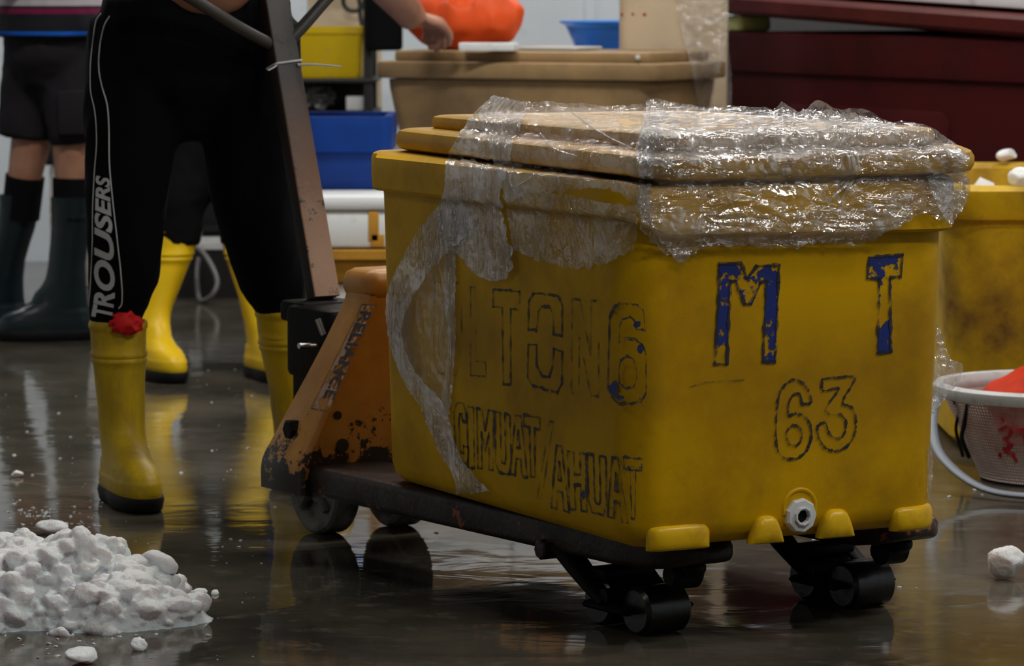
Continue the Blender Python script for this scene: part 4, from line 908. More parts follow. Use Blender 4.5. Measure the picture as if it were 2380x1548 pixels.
# ------------------------------------------------------------------ maroon tub on the right
rx_, ry_ = Vector((.4555, -.8906, 0)), Vector((.8906, .4555, 0)); R0 = Vector((.612, 11.02, 0)); rfr = world_frame(R0, rx_, ry_)
red = thing('insulated_tub', 'big dark maroon insulated tub with its lid propped open on the right', 'tub', tuple(rfr(.95, .5, 0)))
bm = NB(); tub(bm, rfr, [(.93, .52, .06, 0, .97, .56), (.94, .53, .06, .03, .97, .56), (.95, .54, .06, .79, .97, .56), (.966, .556, .06, .796, .97, .56), (.970, .56, .06, .81, .97, .56), (.970, .56, .06, .908, .97, .56), (.962, .552, .06, .917, .97, .56), (.91, .50, .05, .917, .97, .56), (.90, .49, .05, .90, .97, .56), (.88, .47, .05, .4, .97, .56)]); finish('tub_body', bm, M['maroon'], red, 35)
bm = NB(); rbox(bm, world_frame(R0+ry_*.02, rx_, ZUP, -ry_), .42, 1.32, .10, .705, -.014, .006, .05, .006); finish('raised_side_panel', bm, M['maroon'], red, 35)
lx = (rx_*1.57+Vector((0, 0, -.054))).normalized(); ly = ry_.copy(); lz = lx.cross(ly).normalized(); lz = lz if lz.z > 0 else -lz
lfr = world_frame(R0+Vector((0, 0, .976)), lx, ly, lz)
bm = NB(); tub(bm, lfr, [(.94, .54, .05, -.001, .98, .55), (.972, .572, .06, .006, .98, .55), (.980, .58, .06, .016, .98, .55), (.980, .58, .06, .05, .98, .55), (.970, .57, .06, .060, .98, .55), (.86, .47, .05, .062, .98, .55), (.84, .45, .05, .072, .98, .55)]); tag(finish('tub_lid', bm, M['maroon_lid'], None, 35), 'maroon lid resting askew on the big maroon tub', 'lid')
bm = NB(); rbox(bm, lfr, .30, 1.70, .06, .70, .0735, .112, .02, .006); tag(finish('foam_board', bm, M['foam'], None), 'white foam board lying on the maroon lid', 'foam board')
bm = NB()
p0 = rfr(.06, -.004, .919); rbox(bm, world_frame(rfr(.012, .012, 0), rx_, ry_), 0, .165, 0, .12, .9185, .9655, .02, .012, 6); wrinkle(bm, .003, 25, 2)
b2 = NB(); rbox(b2, world_frame((.83, 12.7, 0), (1, 0, 0), (0, 1, 0)), 0, 1.3, 0, .5, 0, 1.02, .03); tag(finish('crate', b2, M['dark_post'], None), 'dark crate behind the maroon tub, glimpsed through the gap under its lid', 'crate')  # block added only to darken the gap under the lid
o = finish('cloth', bm, M['lime'], None); tag(o, 'pale green cloth wedged under the raised corner of the maroon lid', 'cloth')

# ------------------------------------------------------------------ stained yellow tub and basket at the right edge
y2 = thing('insulated_tub', 'stained open yellow tub holding ice at the right edge behind the white basket', 'tub', (1.5, 8.4, 0))
yfr = world_frame((0, 0, 0), (1, 0, 0), (0, 1, 0)); c0, c1 = 1.505, 8.40
bm = NB(); tub(bm, yfr, [(.47, .49, .10, .0, c0, c1), (.50, .52, .10, .03, c0, c1), (.515, .535, .10, .25, c0, c1), (.53, .55, .10, .53, c0, c1), (.550, .568, .11, .534, c0, c1), (.554, .572, .11, .545, c0, c1), (.554, .572, .11, .598, c0, c1), (.545, .562, .10, .608, c0, c1), (.49, .51, .08, .608, c0, c1), (.478, .498, .07, .595, c0, c1), (.46, .48, .07, .40, c0, c1), (.45, .47, .07, .36, c0, c1)], 8)
finish('tub_body', bm, M['yellow_far'], y2, 35)
def chunk(bm, c, r, seed, fl=1.0, sub=2, cut=.98):
    vs = bmesh.ops.create_icosphere(bm, subdivisions=sub, radius=1)['verts']; rn = random.Random(seed)
    m = Matrix.Rotation(rn.uniform(0, 6), 3, Vector((rn.uniform(-1, 1), rn.uniform(-1, 1), rn.uniform(-1, 1))).normalized()); st = Vector((rn.uniform(.75, 1.25), rn.uniform(.7, 1.1), rn.uniform(.6, .95)))
    pl = [(Vector((rn.uniform(-1, 1), rn.uniform(-1, 1), rn.uniform(-1, 1))).normalized(), rn.uniform(.55, .85)) for _ in range(9)]
    for v in vs:
        d = v.co.copy()
        for n, h in pl:
            q = d.dot(n)
            if q > h: d -= n*(q-h)*cut
        d *= 1+.07*noise.noise(v.co*2.5+Vector((seed, 0, 0)))
        p = m @ Vector((d.x*st.x, d.y*st.y, d.z*st.z)); v.co = Vector(c)+Vector((p.x*r, p.y*r, p.z*r*fl))
bm = NB(); rn = random.Random(3)
for k in range(150): chunk(bm, (rn.uniform(1.06, 1.7), rn.uniform(7.95, 8.86), .50+rn.uniform(-.02, .055)), rn.uniform(.02, .045), k, 1, 1)
tag(finish('crushed_ice', bm, M['ice'], None, 50), 'crushed ice filling the stained yellow tub at the right edge', 'ice', None, 'stuff')
for k, (px, py, lb) in enumerate(((2340, 374, 'snowy ice lump on the back rim of the stained yellow tub'), (2372, 424, 'snowy ice lump on the front rim of the stained yellow tub'))):
    bm = NB(); P = at_y(px, py, 8.92 if k == 0 else 7.87); chunk(bm, (P.x, P.y, .627), .028, 70+k, .75, 3); tag(finish('ice_lump', bm, M['ice'], None, 50), lb, 'ice')
bk = thing('basket', 'perforated white plastic basket with red brushed marks at the right edge', 'basket', (1.185, 7.47, 0))
bc = Vector((1.185, 7.47, 0))
bm = NB(); uvl = bm.loops.layers.uv.new('UVMap'); NS, NR = 96, 8; rows = []
for j in range(NR+1):
    f = j/NR; z = .004+.185*f; a_, b_ = .175+.085*f, .160+.075*f
    rows.append([bm.verts.new(bc+Vector((a_*cos(2*pi*i/NS), b_*sin(2*pi*i/NS), z))) for i in range(NS)])
for j in range(NR):
    for i in range(NS):
        k = (i+1) % NS; f = bm.faces.new((rows[j][i], rows[j][k], rows[j+1][k], rows[j+1][i]))
        for lp, (uu, vv) in zip(f.loops, ((i, j), (i+1, j), (i+1, j+1), (i, j+1))): lp[uvl].uv = (uu*1.9, vv*3.4)
bm.faces.new(rows[0][::-1]); finish('basket_wall', bm, M['basket'], bk, 60)
bm = NB(); rg = []
for r, z in ((.255, .178), (.272, .180), (.279, .190), (.279, .203), (.272, .210), (.258, .208), (.250, .195), (.250, .185)):
    rg.append([bc+Vector((r*cos(2*pi*i/64), (r-.024)*sin(2*pi*i/64), z)) for i in range(64)])
skin_rings(bm, rg+[rg[0]], False, False); finish('basket_rim', bm, M['white_pl'], bk, 40)
bm = NB(); hp = [(-.268, -.03, .188), (-.294, -.10, .14), (-.285, -.20, .075), (-.21, -.31, .022), (-.09, -.372, .013), (.05, -.385, .012), (.18, -.33, .02), (.275, -.2, .08), (.285, -.1, .14), (.268, -.03, .188)]
tube(bm, [bc+Vector(p) for p in hp], .0115, 10, .6, ZUP, smooth=8); tag(finish('carry_handle', bm, M['handle_grey'], bk), 'grey plastic hoop handle folded down to the floor')
bm = NB(); tube(bm, [at_y(2214, 925, 7.40), at_y(2228, 955, 7.42), at_y(2222, 1000, 7.45), at_y(2238, 1060, 7.5)], .004, 6); finish('dark_cord', bm, M['sole'], bk)
bm = NB(); tube(bm, [at_y(2250, 938, 7.36), at_y(2240, 990, 7.40), at_y(2236, 1020, 7.42), at_y(2252, 1062, 7.46)], .005, 6); finish('dark_cord', bm, M['sole'], bk)
kb = bvh_of([o for o in bk.children if o.name.startswith('basket_wall')])
def on_b(u, v, off=.0015):
    d = sight(u, v).normalized(); h = kb.ray_cast(_o, d)
    return (h[0]-d*off*2) if h[0] is not None else at_y(u, v, 7.3)
zb_ = lambda p: (2060+p[0]*.426, 740+p[1]*.426)
for stroke, w in (([(628, 548), (640, 560)], .006), ([(615, 612), (655, 592), (682, 612), (668, 645), (640, 660)], .006), ([(655, 662), (672, 690), (665, 720), (690, 745), (712, 780)], .008), ([(690, 690), (668, 705), (640, 712), (660, 735), (700, 742)], .006), ([(620, 735), (622, 760)], .006), ([(712, 606), (730, 612), (762, 610)], .009), ([(752, 640), (770, 690)], .006)):
    bm = NB(); P = [on_b(*zb_((q.x, q.y))) for q in catmull([(a, b, 0) for a, b in stroke], 5)]; nn = sight(2330, 1000).normalized(); ribbon(bm, P, w, nn, False, .5); tag(finish('red_brush_mark', bm, M['brush_red'], bk), 'red brushed mark')
bm = NB(); vs = lump(bm, bc+Vector((.03, .03, .150)), .185, .14, .105, None, 5, .14, 2.2, 5)
for v in vs: v.co += (v.co-bc).normalized()*.007*(1-2*abs(noise.noise(v.co*17)))
tag(finish('plastic_bag', bm, M['red_bag'], None, 60), 'crumpled red orange bag inside the white basket', 'bag')
bm = NB(); lump(bm, bc+Vector((.03, -.128, .205)), .05, .022, .018, None, 4, .2, 3, 2); tag(finish('pale_packet', bm, M['lilac'], None), 'pale lilac packet on top of the bag in the white basket', 'packet')

# ------------------------------------------------------------------ stack beside the tan tub, rack and things farther back
sfr = world_frame((-.62, 9.45, 0), (1, 0, 0), (0, 1, 0))
bm = NB(); rbox(bm, sfr, .01, .60, .02, .30, 0, .255, .02); tag(finish('foam_box', bm, M['foam_dirty'], None), 'white foam box on the floor at the bottom of the stack behind the handle', 'box')
bm = NB(); tub(bm, sfr, [(.285, .15, .03, .2565, .305, .16), (.295, .16, .03, .275, .305, .16), (.30, .165, .03, .318, .305, .16), (.318, .183, .03, .322, .305, .16), (.318, .183, .03, .345, .305, .16), (.30, .165, .03, .348, .305, .16), (.28, .15, .03, .30, .305, .16)]); tag(finish('tray', bm, M['tray'], None, 35), 'amber plastic tray between the two foam boxes of the stack', 'tray')
fb = thing('foam_box', 'white foam box with brown tape marks under the blue crate', 'box', (-.32, 9.6, .35))
bm = NB(); rbox(bm, sfr, .0, .62, .0, .34, .3495, .452, .02); finish('box_body', bm, M['foam'], fb)
bm = NB(); rbox(bm, sfr, -.008, .63, -.01, .36, .453, .492, .02); finish('lid', bm, M['foam'], fb)
for px, w, v0, v1 in ((868, .014, 490, 560), (877, .018, 545, 605)):
    bm = NB(); a = at_y(px, v0, 9.447); b = at_y(px-4, v1, 9.447); rbox(bm, world_frame((a.x, 9.447, 0), (1, 0, 0), (0, 1, 0)), -w, w, -.001, .004, max(b.z, .355), min(a.z, .45), .004, .0008); finish('tape_strip', bm, M['tray'], fb)
bc_ = thing('crate', 'deep blue plastic crate on top of the foam box stack', 'crate', (-.55, 9.95, .5))
bm = NB(); bfr2 = world_frame((-.58, 9.915, 0), (1, 0, 0), (0, 1, 0)); tub(bm, bfr2, [(.205, .17, .03, .4935, 0, 0), (.225, .19, .03, .52, 0, 0), (.232, .2, .03, .595, 0, 0), (.246, .214, .03, .6, 0, 0), (.25, .218, .035, .66, 0, 0), (.246, .214, .03, .697, 0, 0), (.225, .19, .03, .697, 0, 0), (.20, .17, .03, .53, 0, 0)])
finish('crate_body', bm, M['blue'], bc_, 35)
bm = NB(); bfr3 = world_frame((-.80, 11.8, 0), (1, 0, 0), (0, 1, 0))
rk = thing('storage_rack', 'dark steel storage rack behind the pallet truck handle', 'rack', (-.80, 12.0, 0))
for x in (-.02, .30):
    for y in (0, .38):
        b2 = NB(); rbox(b2, bfr3, x, x+.03, y, y+.03, 0, 1.5, .004); finish('post', b2, M['dark_post'], rk)
for z in (.20, .625, .735, 1.30):
    b2 = NB(); rbox(b2, bfr3, -.03, .345, -.01, .42, z, z+.014, .004); finish('shelf', b2, M['dark_post'], rk)
bm.free()
bm = NB(); tub(bm, world_frame((-.632, 11.96, 0), (1, 0, 0), (0, 1, 0)), [(.115, .12, .02, .7505, 0, 0), (.122, .127, .02, .77, 0, 0), (.132, .137, .02, .895, 0, 0), (.138, .143, .02, .90, 0, 0), (.138, .143, .02, .922, 0, 0), (.128, .133, .02, .922, 0, 0), (.115, .12, .02, .78, 0, 0)]); tag(finish('plastic_tub', bm, M['tub_yellow'], None, 35), 'bright yellow plastic tub on the rack shelf beside the handle', 'tub')
bm = NB(); a = at_y(804, 255, 11.84); rbox(bm, world_frame((a.x, 11.84, 0), (1, 0, 0), (0, 1, 0)), 0, .062, 0, .08, .6405, .688, .006); tag(finish('foam_box', bm, M['foam'], None), 'small white foam box on the lower rack shelf above the blue crate', 'box')
bm = NB(); a = at_y(735, 230, 11.86); vs = lump(bm, Vector((a.x, 11.95, .683)), .055, .07, .040, None, 4, .5, 3, 8)
for v in vs: v.co.z = max(v.co.z, .6405)
b2 = NB(); rbox(b2, world_frame((-.77, 12.06, 0), (1, 0, 0), (0, 1, 0)), 0, .27, 0, .14, .6405, .725, .01); tag(finish('box', b2, M['dark_post'], None), 'dark box at the back of the lower rack shelf', 'box')
tag(finish('plastic_bundle', bm, M['grey_pl'], None), 'crumpled grey plastic bundle on the lower rack shelf', 'bundle')
bm = NB(); rbox(bm, world_frame((-.72, 12.35, 0), (1, 0, 0), (0, 1, 0)), 0, .26, 0, .03, .0, 1.20, .006); tag(finish('backing_sheet', bm, M['board'], None), 'pale sheet standing behind the yellow tub on the rack', 'sheet')
bm = NB(); P = [at_y(u, v, 12.30) for u, v in ((846, -60), (848, 0), (836, 22), (812, 24), (798, 6), (806, -24), (826, -20), (836, 6), (838, 40), (846, 75))]; tube(bm, P, .008, 8); tag(finish('hose', bm, M['hose_dark'], None), 'dark looped hose hanging above the yellow tub on the rack', 'hose')
bm = NB(); rbox(bm, world_frame((-.492, 11.75, 0), (1, 0, 0), (0, 1, 0)), 0, .125, 0, .05, .845, 1.45, .02); b2 = bm; wrinkle(b2, .004, 20); tag(finish('apron', b2, M['black_cloth'], None), 'black apron hanging at the end of the rack behind the reaching arm', 'apron')
for k, (z0, z1) in enumerate(((.0, .22), (.2215, .44), (.4415, .66), (.6615, .88))):
    bm = NB(); tub(bm, world_frame((-.98, 12.55, 0), (1, 0, 0), (0, 1, 0)), [(.20, .15, .02, z0, 0, 0), (.215, .165, .02, z1-.03, 0, 0), (.225, .175, .02, z1-.028, 0, 0), (.225, .175, .02, z1-.001, 0, 0), (.21, .16, .02, z1-.001, 0, 0), (.20, .15, .02, z0+.02, 0, 0)])
    tag(finish('crate', bm, M['dark_post'], None, 35), ['black crate on the floor, bottom of the black stack by the back wall', 'black crate second from the floor in the black stack', 'black crate second from the top in the black stack', 'topmost crate of the black stack by the back wall'][k], 'crate', 'black crates by the back wall')
wc = thing('crate', 'low black crate with a white rim between the legs of the worker', 'crate', (-1.03, 11.9, 0))
bm = NB(); wfr = world_frame((-1.03, 12.02, 0), (1, 0, 0), (0, 1, 0)); tub(bm, wfr, [(.20, .13, .02, 0, 0, 0), (.215, .145, .02, .165, 0, 0), (.20, .13, .02, .165, 0, 0), (.19, .12, .02, .02, 0, 0)]); finish('crate_body', bm, M['dark_post'], wc, 35)
bm = NB(); tub(bm, wfr, [(.216, .146, .02, .166, 0, 0), (.222, .152, .02, .168, 0, 0), (.222, .152, .02, .188, 0, 0), (.21, .14, .02, .190, 0, 0), (.20, .13, .02, .166, 0, 0)], 6, False, False); finish('crate_rim', bm, M['white_pl'], wc, 35)
bm = NB(); P = at_y(450, 562, 11.9); rbox(bm, world_frame((P.x, 11.95, 0), (1, 0, 0), (0, 1, 0)), -.02, .022, -.03, .03, .190, .236, .01); tag(finish('white_bottle', bm, M['white_pl'], None), 'small white container on the rim of the low black crate', 'container')
bm = NB(); P = [at_y(u, v, d) for u, v, d in ((448, 572, 11.83), (470, 585, 11.78), (492, 618, 11.72), (505, 655, 11.68), (495, 684, 11.66), (474, 699, 11.68), (462, 690, 11.74), (458, 640, 11.76), (462, 600, 11.80))]; tube(bm, P, .0085, 10); tag(finish('hose', bm, M['hose'], None), 'grey hose looped over the low black crate', 'hose')
bm = NB(); wfr = world_frame((-1.63, 12.3, 0), (1, 0, 0), (0, 1, 0)); rbox(bm, wfr, 0, .18, 0, .3, 0, .43, .02); tag(finish('foam_box', bm, M['foam_dirty'], None), 'tall white foam box behind the person in shorts', 'box')
bm = NB(); rbox(bm, wfr, -.02, .20, -.01, .3, .4315, .56, .02); tag(finish('crate', bm, M['dark_post'], None), 'black crate on the foam box behind the person in shorts', 'crate')
ob = thing('shopping_bag', 'white and orange bag on the floor at the far left edge', 'bag', (-1.72, 11.1, 0))
bm = NB(); lump(bm, (-1.70, 11.15, .125), .085, .09, .122, None, 4, .2, 2, 3); finish('bag_body', bm, M['white_pl'], ob)
bm = NB(); lump(bm, (-1.68, 11.075, .17), .05, .03, .04, None, 3, .3, 3, 3); finish('orange_patch', bm, M['orange_bag'], ob)

# ------------------------------------------------------------------ ice on the floor
def mound(x, y):
    a, b = (x+.80)/.285, (y-5.83)/.185; r2 = (a*a+b*b)*(1+.55*noise.noise(Vector((x*7+3, y*9, 0))))
    a2, b2 = (x+.95)/.16, (y-5.80)/.2; q2 = a2*a2+b2*b2
    return max(.112*max(0, 1-r2)**.8, .10*max(0, 1-q2)**.7)*(1+.45*noise.noise(Vector((x*14, y*14, 0))))
bm = NB(); NX, NY = 64, 48; gv = []
for j in range(NY+1):
    row = []
    for i in range(NX+1):
        x = -1.13+.64*i/NX; y = 5.60+.46*j/NY; z = mound(x, y)*.92; z += .008*noise.noise(Vector((x*45, y*45, 3))) if z > .004 else 0
        row.append(bm.verts.new((x, y, max(z, .0)-.0005)))
    gv.append(row)
for j in range(NY):
    for i in range(NX):
        q = (gv[j][i], gv[j][i+1], gv[j+1][i+1], gv[j+1][i])
        if max(v.co.z for v in q) > .002: bm.faces.new(q)
bmesh.ops.delete(bm, geom=[v for v in bm.verts if not v.link_faces], context='VERTS')
rn = random.Random(11)
for k in range(1500):
    x, y = rn.uniform(-1.1, -.50), rn.uniform(5.62, 6.03); z = mound(x, y)
    if z < .004 and rn.random() < .93: continue
    r = rn.choice((.005, .006, .007, .008, .010, .012, .016, .021, .028))*(1 if z > .02 else .7); chunk(bm, (x, y, z+r*.1), r, k+500, .8, 2)
fl = [v for v in bm.verts]
geo = bmesh.ops.extrude_face_region(bm, geom=[f for f in bm.faces if len(f.verts) == 4])
for g_ in geo['geom']:
    if isinstance(g_, bmesh.types.BMVert): g_.co.z = -.004
bm = evaluated(bm, .0030, 0); wrinkle(bm, .0016, 190, 3)
tag(finish('crushed_ice', bm, M['ice'], None, 60), 'heap of crushed ice on the wet floor at the lower left', 'ice', None, 'stuff')
for k, (px, py, r, fl, lb) in enumerate(((2338, 1350, .046, .95, 'snowy white lump of ice alone on the floor at the right'), (122, 1246, .030, .62, 'flat clear ice chunk on the floor behind the ice heap'), (322, 1512, .016, .7, 'small ice chunk in front of the heap, right of two'),
        (186, 1545, .030, .6, 'ice chunk cut off by the bottom edge in front of the heap'), (38, 1110, .012, .8, 'tiny ice chunk far behind the heap by the left edge'), (130, 1462, .034, .7, 'glassy ice chunk at the foot of the heap'))):
    P = at_z(px, py, 0); bm = NB(); chunk(bm, (P.x, P.y+r*.5, r*fl*.72), r, 31+k*3, fl, 4, .72); wrinkle(bm, .0025, 60, k); tag(finish('ice_chunk', bm, M['ice'], None, 60), lb, 'ice')
for k, (px, py, r, lb) in enumerate(((362, 1302, .036, 'rounded ice block at the right end of the heap top'), (95, 1296, .032, 'pointed ice block at the left of the heap top'), (240, 1290, .055, 'largest white ice block crowning the heap'), (20, 1320, .05, 'white ice block on the heap at the left edge'))):
    P = at_y(px, py+12, 5.86); bm = NB(); chunk(bm, P, r, 90+k, .8, 4); wrinkle(bm, .003, 50, k); tag(finish('ice_chunk', bm, M['ice'], None, 60), lb, 'ice')
bm = NB(); rn = random.Random(21)
def fleck(u, v, n, su, sv, r0, r1):
    for _ in range(n):
        P = at_z(u+rn.gauss(0, su), v+rn.gauss(0, sv), 0); r = rn.uniform(r0, r1); chunk(bm, (P.x, P.y, r*.15), r, rn.randint(0, 9999), .5, 1)
for u, v, n, su, sv in ((90, 1192, 34, 26, 8), (185, 1215, 26, 26, 12), (40, 1180, 10, 20, 12), (60, 1225, 8, 18, 14), (230, 1450, 26, 60, 16), (120, 1500, 14, 60, 16), (330, 1420, 16, 40, 14), (270, 1475, 14, 40, 10), (560, 1260, 5, 30, 8), (250, 1165, 8, 40, 8)): fleck(u, v, n, su, sv, .002, .006)
for u, v in ((68, 948), (140, 962), (60, 1004), (163, 1018), (30, 1060), (143, 1066), (76, 1106), (112, 1141), (585, 921), (489, 935), (580, 1043), (345, 1040), (493, 1048), (425, 1100), (627, 1140), (660, 1118), (535, 1092), (410, 856), (545, 858), (440, 862), (480, 860), (163, 785), (2282, 1152), (2265, 1138), (2205, 1155), (1895, 1255), (2130, 1368), (2090, 1366), (1010, 1240), (1120, 1228), (610, 1310), (480, 1480), (640, 1180)): fleck(u, v, 1, 2, 1, .003, .0065)
for _ in range(130): fleck(rn.uniform(0, 640), rn.uniform(860, 1540), 1, 5, 5, .001, .0028)
tag(finish('slush', bm, M['slush'], None, 60), 'bits of melting slush scattered over the wet floor', 'slush', None, 'stuff')

# ------------------------------------------------------------------ clear stretch film
fb_ = bvh_of([body, lid_low, lid_up])
def dens(P, n): return [Vector((p[0], p[1], 0)) for p in lerp_curve(P, n)]
def lerp_curve(P, n):
    C = catmull([(a, b, 0) for a, b in P], 8); Ls = [0]
    for a, b in zip(C[:-1], C[1:]): Ls.append(Ls[-1]+(b-a).length)
    out = []; k = 0
    for i in range(n):
        t = Ls[-1]*i/(n-1)
        while k < len(Ls)-2 and Ls[k+1] < t: k += 1
        f = (t-Ls[k])/max(1e-9, Ls[k+1]-Ls[k]); p = C[k].lerp(C[k+1], f); out.append((p.x, p.y))
    return out
def film(name, A, B, nu, nv, mat, parent, off=.006, amp=.006, freq=22, it=6, rag=6, seed=0, y_miss=None, bv=None, lift=None):
    """thin crumpled sheet draped on what lies under it, spanned between two edge lines A and B"""
    a, b = dens(A, nu), dens(B, nu); T = [[None]*(nv+1) for _ in range(nu)]; D = []
    for i in range(nu):
        row = []
        for j in range(nv+1):
            f = j/nv; p = a[i].lerp(b[i], f); w = max(0, f-.75)*4 + max(0, .12-f)*4; e = min(i, nu-1-i)/nu; w2 = max(0, .08-e)*10
            p.y += rag*w*noise.noise(Vector((i*.23, seed, f*2)))*1.6; p.x += rag*(w+w2)*noise.noise(Vector((i*.31, j*.31, seed+5)))*1.4
            d = sight(p.x, p.y).normalized(); row.append(d); h = (bv or fb_).ray_cast(_o, d)
            if h[0] is not None: T[i][j] = h[3]
            elif y_miss: T[i][j] = y_miss/d.y
        D.append(row)
    for _ in range(200):
        bad = [(i, j) for i in range(nu) for j in range(nv+1) if T[i][j] is None]
        if not bad: break
        new = {}
        for i, j in bad:
            q = [T[x][y] for x, y in ((i, j+1), (i, j-1), (i+1, j), (i-1, j)) if 0 <= x < nu and 0 <= y <= nv and T[x][y] is not None]
            if q: new[i, j] = min(q) if False else sum(q)/len(q)
        for k, v in new.items(): T[k[0]][k[1]] = v
    for _ in range(it):
        N = [r[:] for r in T]
        for i in range(nu):
            for j in range(nv+1):
                q = [T[x][y] for x, y in ((i, j+1), (i, j-1), (i+1, j), (i-1, j)) if 0 <= x < nu and 0 <= y <= nv]
                N[i][j] = min(T[i][j], .5*T[i][j]+.5*sum(q)/len(q))
        T = N
    bm = NB(); V = []
    for i in range(nu):
        row = []
        for j in range(nv+1):
            l = lift(i/(nu-1), j/nv) if lift else 0
            P = _o+D[i][j]*(T[i][j]-off-l); q = P*freq+Vector((seed*3.1, 0, seed))
            n = noise.noise(q)*.5+(1-2*abs(noise.noise(q*1.7)))*.5+.35*(1-2*abs(noise.noise(q*3.6)))
            P = P-D[i][j]*(amp*(n+.5)) + Vector((0, 0, 1))*amp*.5*noise.noise(q*1.3+Vector((9, 0, 0)))
            row.append(bm.verts.new(P))
        V.append(row)
    for i in range(nu-1):
        for j in range(nv): bm.faces.new((V[i][j], V[i+1][j], V[i+1][j+1], V[i][j+1]))
    return finish(name, bm, mat, parent, 180)
fm = thing('stretch_film', 'crumpled clear plastic film draped over the yellow lid of the lettered tub', 'plastic film', tuple(bw(.2, .3, .83)))
film('wrap_sheet', [(1490, 320), (1506, 234), (1568, 238), (1640, 249), (1720, 247), (1800, 252), (1818, 238), (1862, 260), (1902, 232), (1950, 252), (2010, 256), (2060, 278), (2140, 286), (2205, 322), (2255, 360)],
     [(1488, 515), (1515, 560), (1580, 605), (1640, 572), (1720, 566), (1790, 576), (1860, 574), (1930, 566), (1990, 570), (2050, 548), (2100, 520), (2145, 498), (2190, 512), (2230, 470), (2248, 420)], 190, 64, M['film_taut'], fm, .006, .006, 18, 22, 7, 1)
film('crumpled_band', [(1500, 262), (1570, 258), (1680, 268), (1800, 266), (1900, 256), (2000, 270), (2100, 296), (2190, 330), (2250, 362)], [(1500, 385), (1580, 385), (1680, 375), (1800, 368), (1900, 362), (2000, 358), (2100, 354), (2190, 354), (2250, 380)], 190, 34, M['film_dense'], fm, .014, .013, 30, 14, 9, 2)
film('rim_fold', [(1500, 460), (1560, 480), (1640, 490), (1760, 500), (1900, 490), (2050, 470), (2120, 440)], [(1515, 530), (1580, 610), (1620, 580), (1760, 570), (1900, 565), (2050, 542), (2120, 510)], 130, 24, M['film_taut'], fm, .011, .007, 30, 6, 6, 8)
film('side_sheet', [(1112, 262), (1150, 226), (1210, 238), (1330, 238), (1430, 246), (1500, 240)], [(1175, 470), (1230, 452), (1300, 446), (1380, 436), (1440, 450), (1500, 500)], 110, 46, M['film_soft'], fm, .007, .007, 18, 20, 6, 3)
film('cling_sheet', [(1165, 400), (1240, 440), (1320, 452), (1400, 470), (1485, 480)], [(1192, 582), (1255, 604), (1340, 624), (1420, 606), (1478, 578)], 90, 36, M['film_soft'], fm, .004, .004, 24, 4, 7, 4)
film('edge_strand', [(1508, 232), (1492, 290), (1478, 350), (1486, 410), (1480, 470), (1492, 516)], [(1560, 240), (1540, 300), (1520, 355), (1516, 410), (1512, 470), (1520, 530)], 70, 16, M['film_dense'], fm, .014, .010, 40, 2, 5, 5)
film('side_drape', [(1148, 222), (1098, 268), (1060, 322), (1036, 380), (1032, 440), (1012, 500), (1020, 550), (1062, 590), (1105, 640)], [(1235, 240), (1206, 300), (1186, 360), (1168, 430), (1166, 500), (1184, 570), (1190, 618), (1170, 650), (1135, 652)], 120, 40, M['film_hang'], fm, .012, .010, 26, 6, 6, 6)
film('trailing_strand', [(1060, 440), (1000, 500), (948, 575), (915, 640), (897, 700), (902, 780), (930, 870), (975, 945), (1015, 1040), (1052, 1105), (1060, 1150)],
     [(1110, 540), (1060, 570), (1010, 618), (968, 675), (938, 740), (938, 800), (968, 868), (1030, 940), (1058, 1030), (1085, 1085), (1136, 1142)], 150, 22, M['film_hang'], fm, .014, .009, 34, 5, 4, 7, lift=lambda u, v: .03*sin(pi*min(1, u*1.2)))
film('thin_strand', [(1036, 580), (1032, 680), (1042, 800), (1030, 900), (1018, 965)], [(1060, 575), (1058, 680), (1058, 800), (1050, 900), (1044, 965)], 80, 12, M['film_hang'], fm, .010, .005, 34, 3, 3, 9)
film('sheer_web', [(960, 640), (930, 730), (940, 820), (985, 905), (1020, 960)], [(1050, 590), (1046, 700), (1044, 800), (1040, 890), (1034, 960)], 70, 26, M['film_clear'], fm, .008, .006, 22, 4, 4, 10)
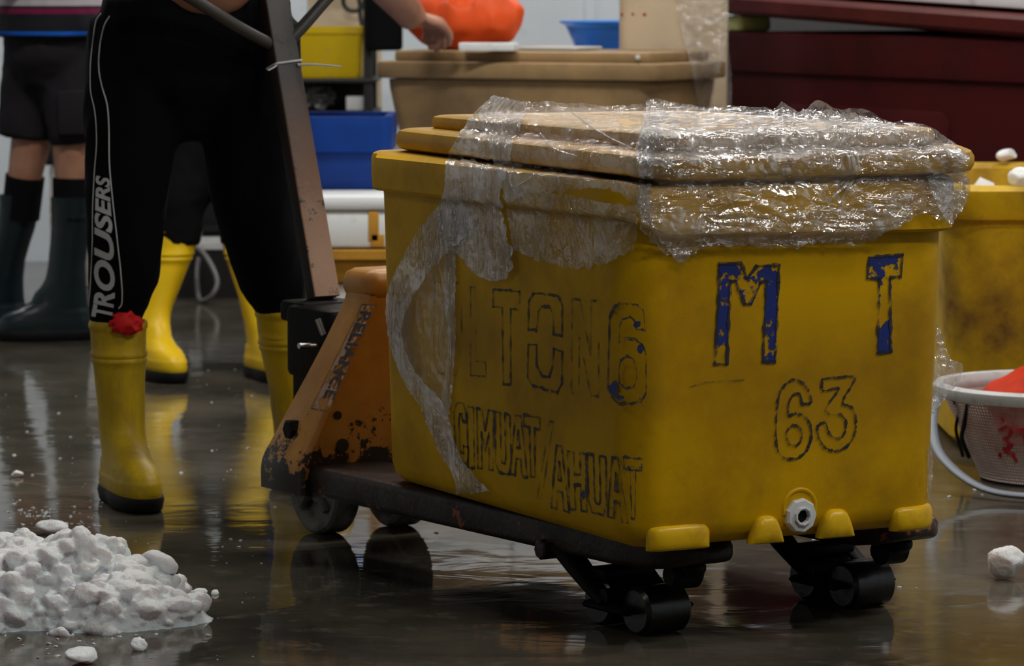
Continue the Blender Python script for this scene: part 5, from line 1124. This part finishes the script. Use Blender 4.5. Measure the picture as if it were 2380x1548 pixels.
film('hanging_corner', [(2150, 400), (2165, 440), (2180, 480), (2200, 515)], [(2240, 405), (2256, 430), (2240, 480), (2215, 520)], 40, 20, M['film_dense'], fm, .012, .008, 30, 3, 4, 12)
film('far_side_tail', [(2178, 758), (2174, 830), (2169, 900), (2164, 965)], [(2184, 766), (2208, 830), (2238, 858), (2174, 960)], 50, 20, M['film_dense'], fm, .0, .012, 26, 1, 3, 13, y_miss=5.84)
film('far_side_tail', [(2156, 1035), (2156, 1090), (2154, 1160)], [(2166, 1040), (2168, 1100), (2160, 1165)], 40, 8, M['film'], fm, .0, .008, 40, 1, 2, 14, y_miss=5.80)
for P in ([(1968, 344), (1984, 368), (1984, 400), (1964, 432), (1940, 452), (1915, 470)], [(1976, 342), (1994, 366), (1994, 400), (1976, 430), (1958, 462), (1950, 500)], [(1962, 346), (1974, 372), (1974, 402), (1954, 430)], [(1255, 310), (1290, 345), (1340, 362)], [(1330, 262), (1400, 310), (1470, 345)], [(1195, 380), (1185, 420), (1200, 432), (1250, 400)]):
    bm = NB(); Q = []
    for q in catmull([(a, b, 0) for a, b in P], 6):
        d = sight(q.x, q.y).normalized(); h = fb_.ray_cast(_o, d)
        if h[0] is not None: Q.append(h[0]-d*.024)
    tube(bm, Q, .0018, 6, .5, smooth=0); finish('film_thread', bm, M['film_dense'], fm)
tbv = bvh_of([o for o in list(tan.children)+list(tl_.children)]+[bpy.data.objects['cream_panel']])
f2 = thing('stretch_film', 'clear film hanging from the cream slab over the right end of the tan tub', 'plastic film', tuple(at_y(1640, 150, 9.7)))
film('film_sheet', [(1560, -30), (1575, 30), (1590, 90), (1605, 150), (1615, 200), (1625, 248)], [(1694, -30), (1694, 30), (1692, 90), (1682, 130), (1664, 190), (1656, 250)], 90, 26, M['film'], f2, .014, .012, 22, 10, 4, 15, bv=tbv)
film('film_tail', [(1672, 100), (1680, 150), (1684, 200), (1690, 262)], [(1694, 100), (1698, 150), (1700, 200), (1702, 262)], 50, 8, M['film_clear'], f2, .014, .008, 30, 4, 3, 16, bv=tbv, y_miss=9.72)
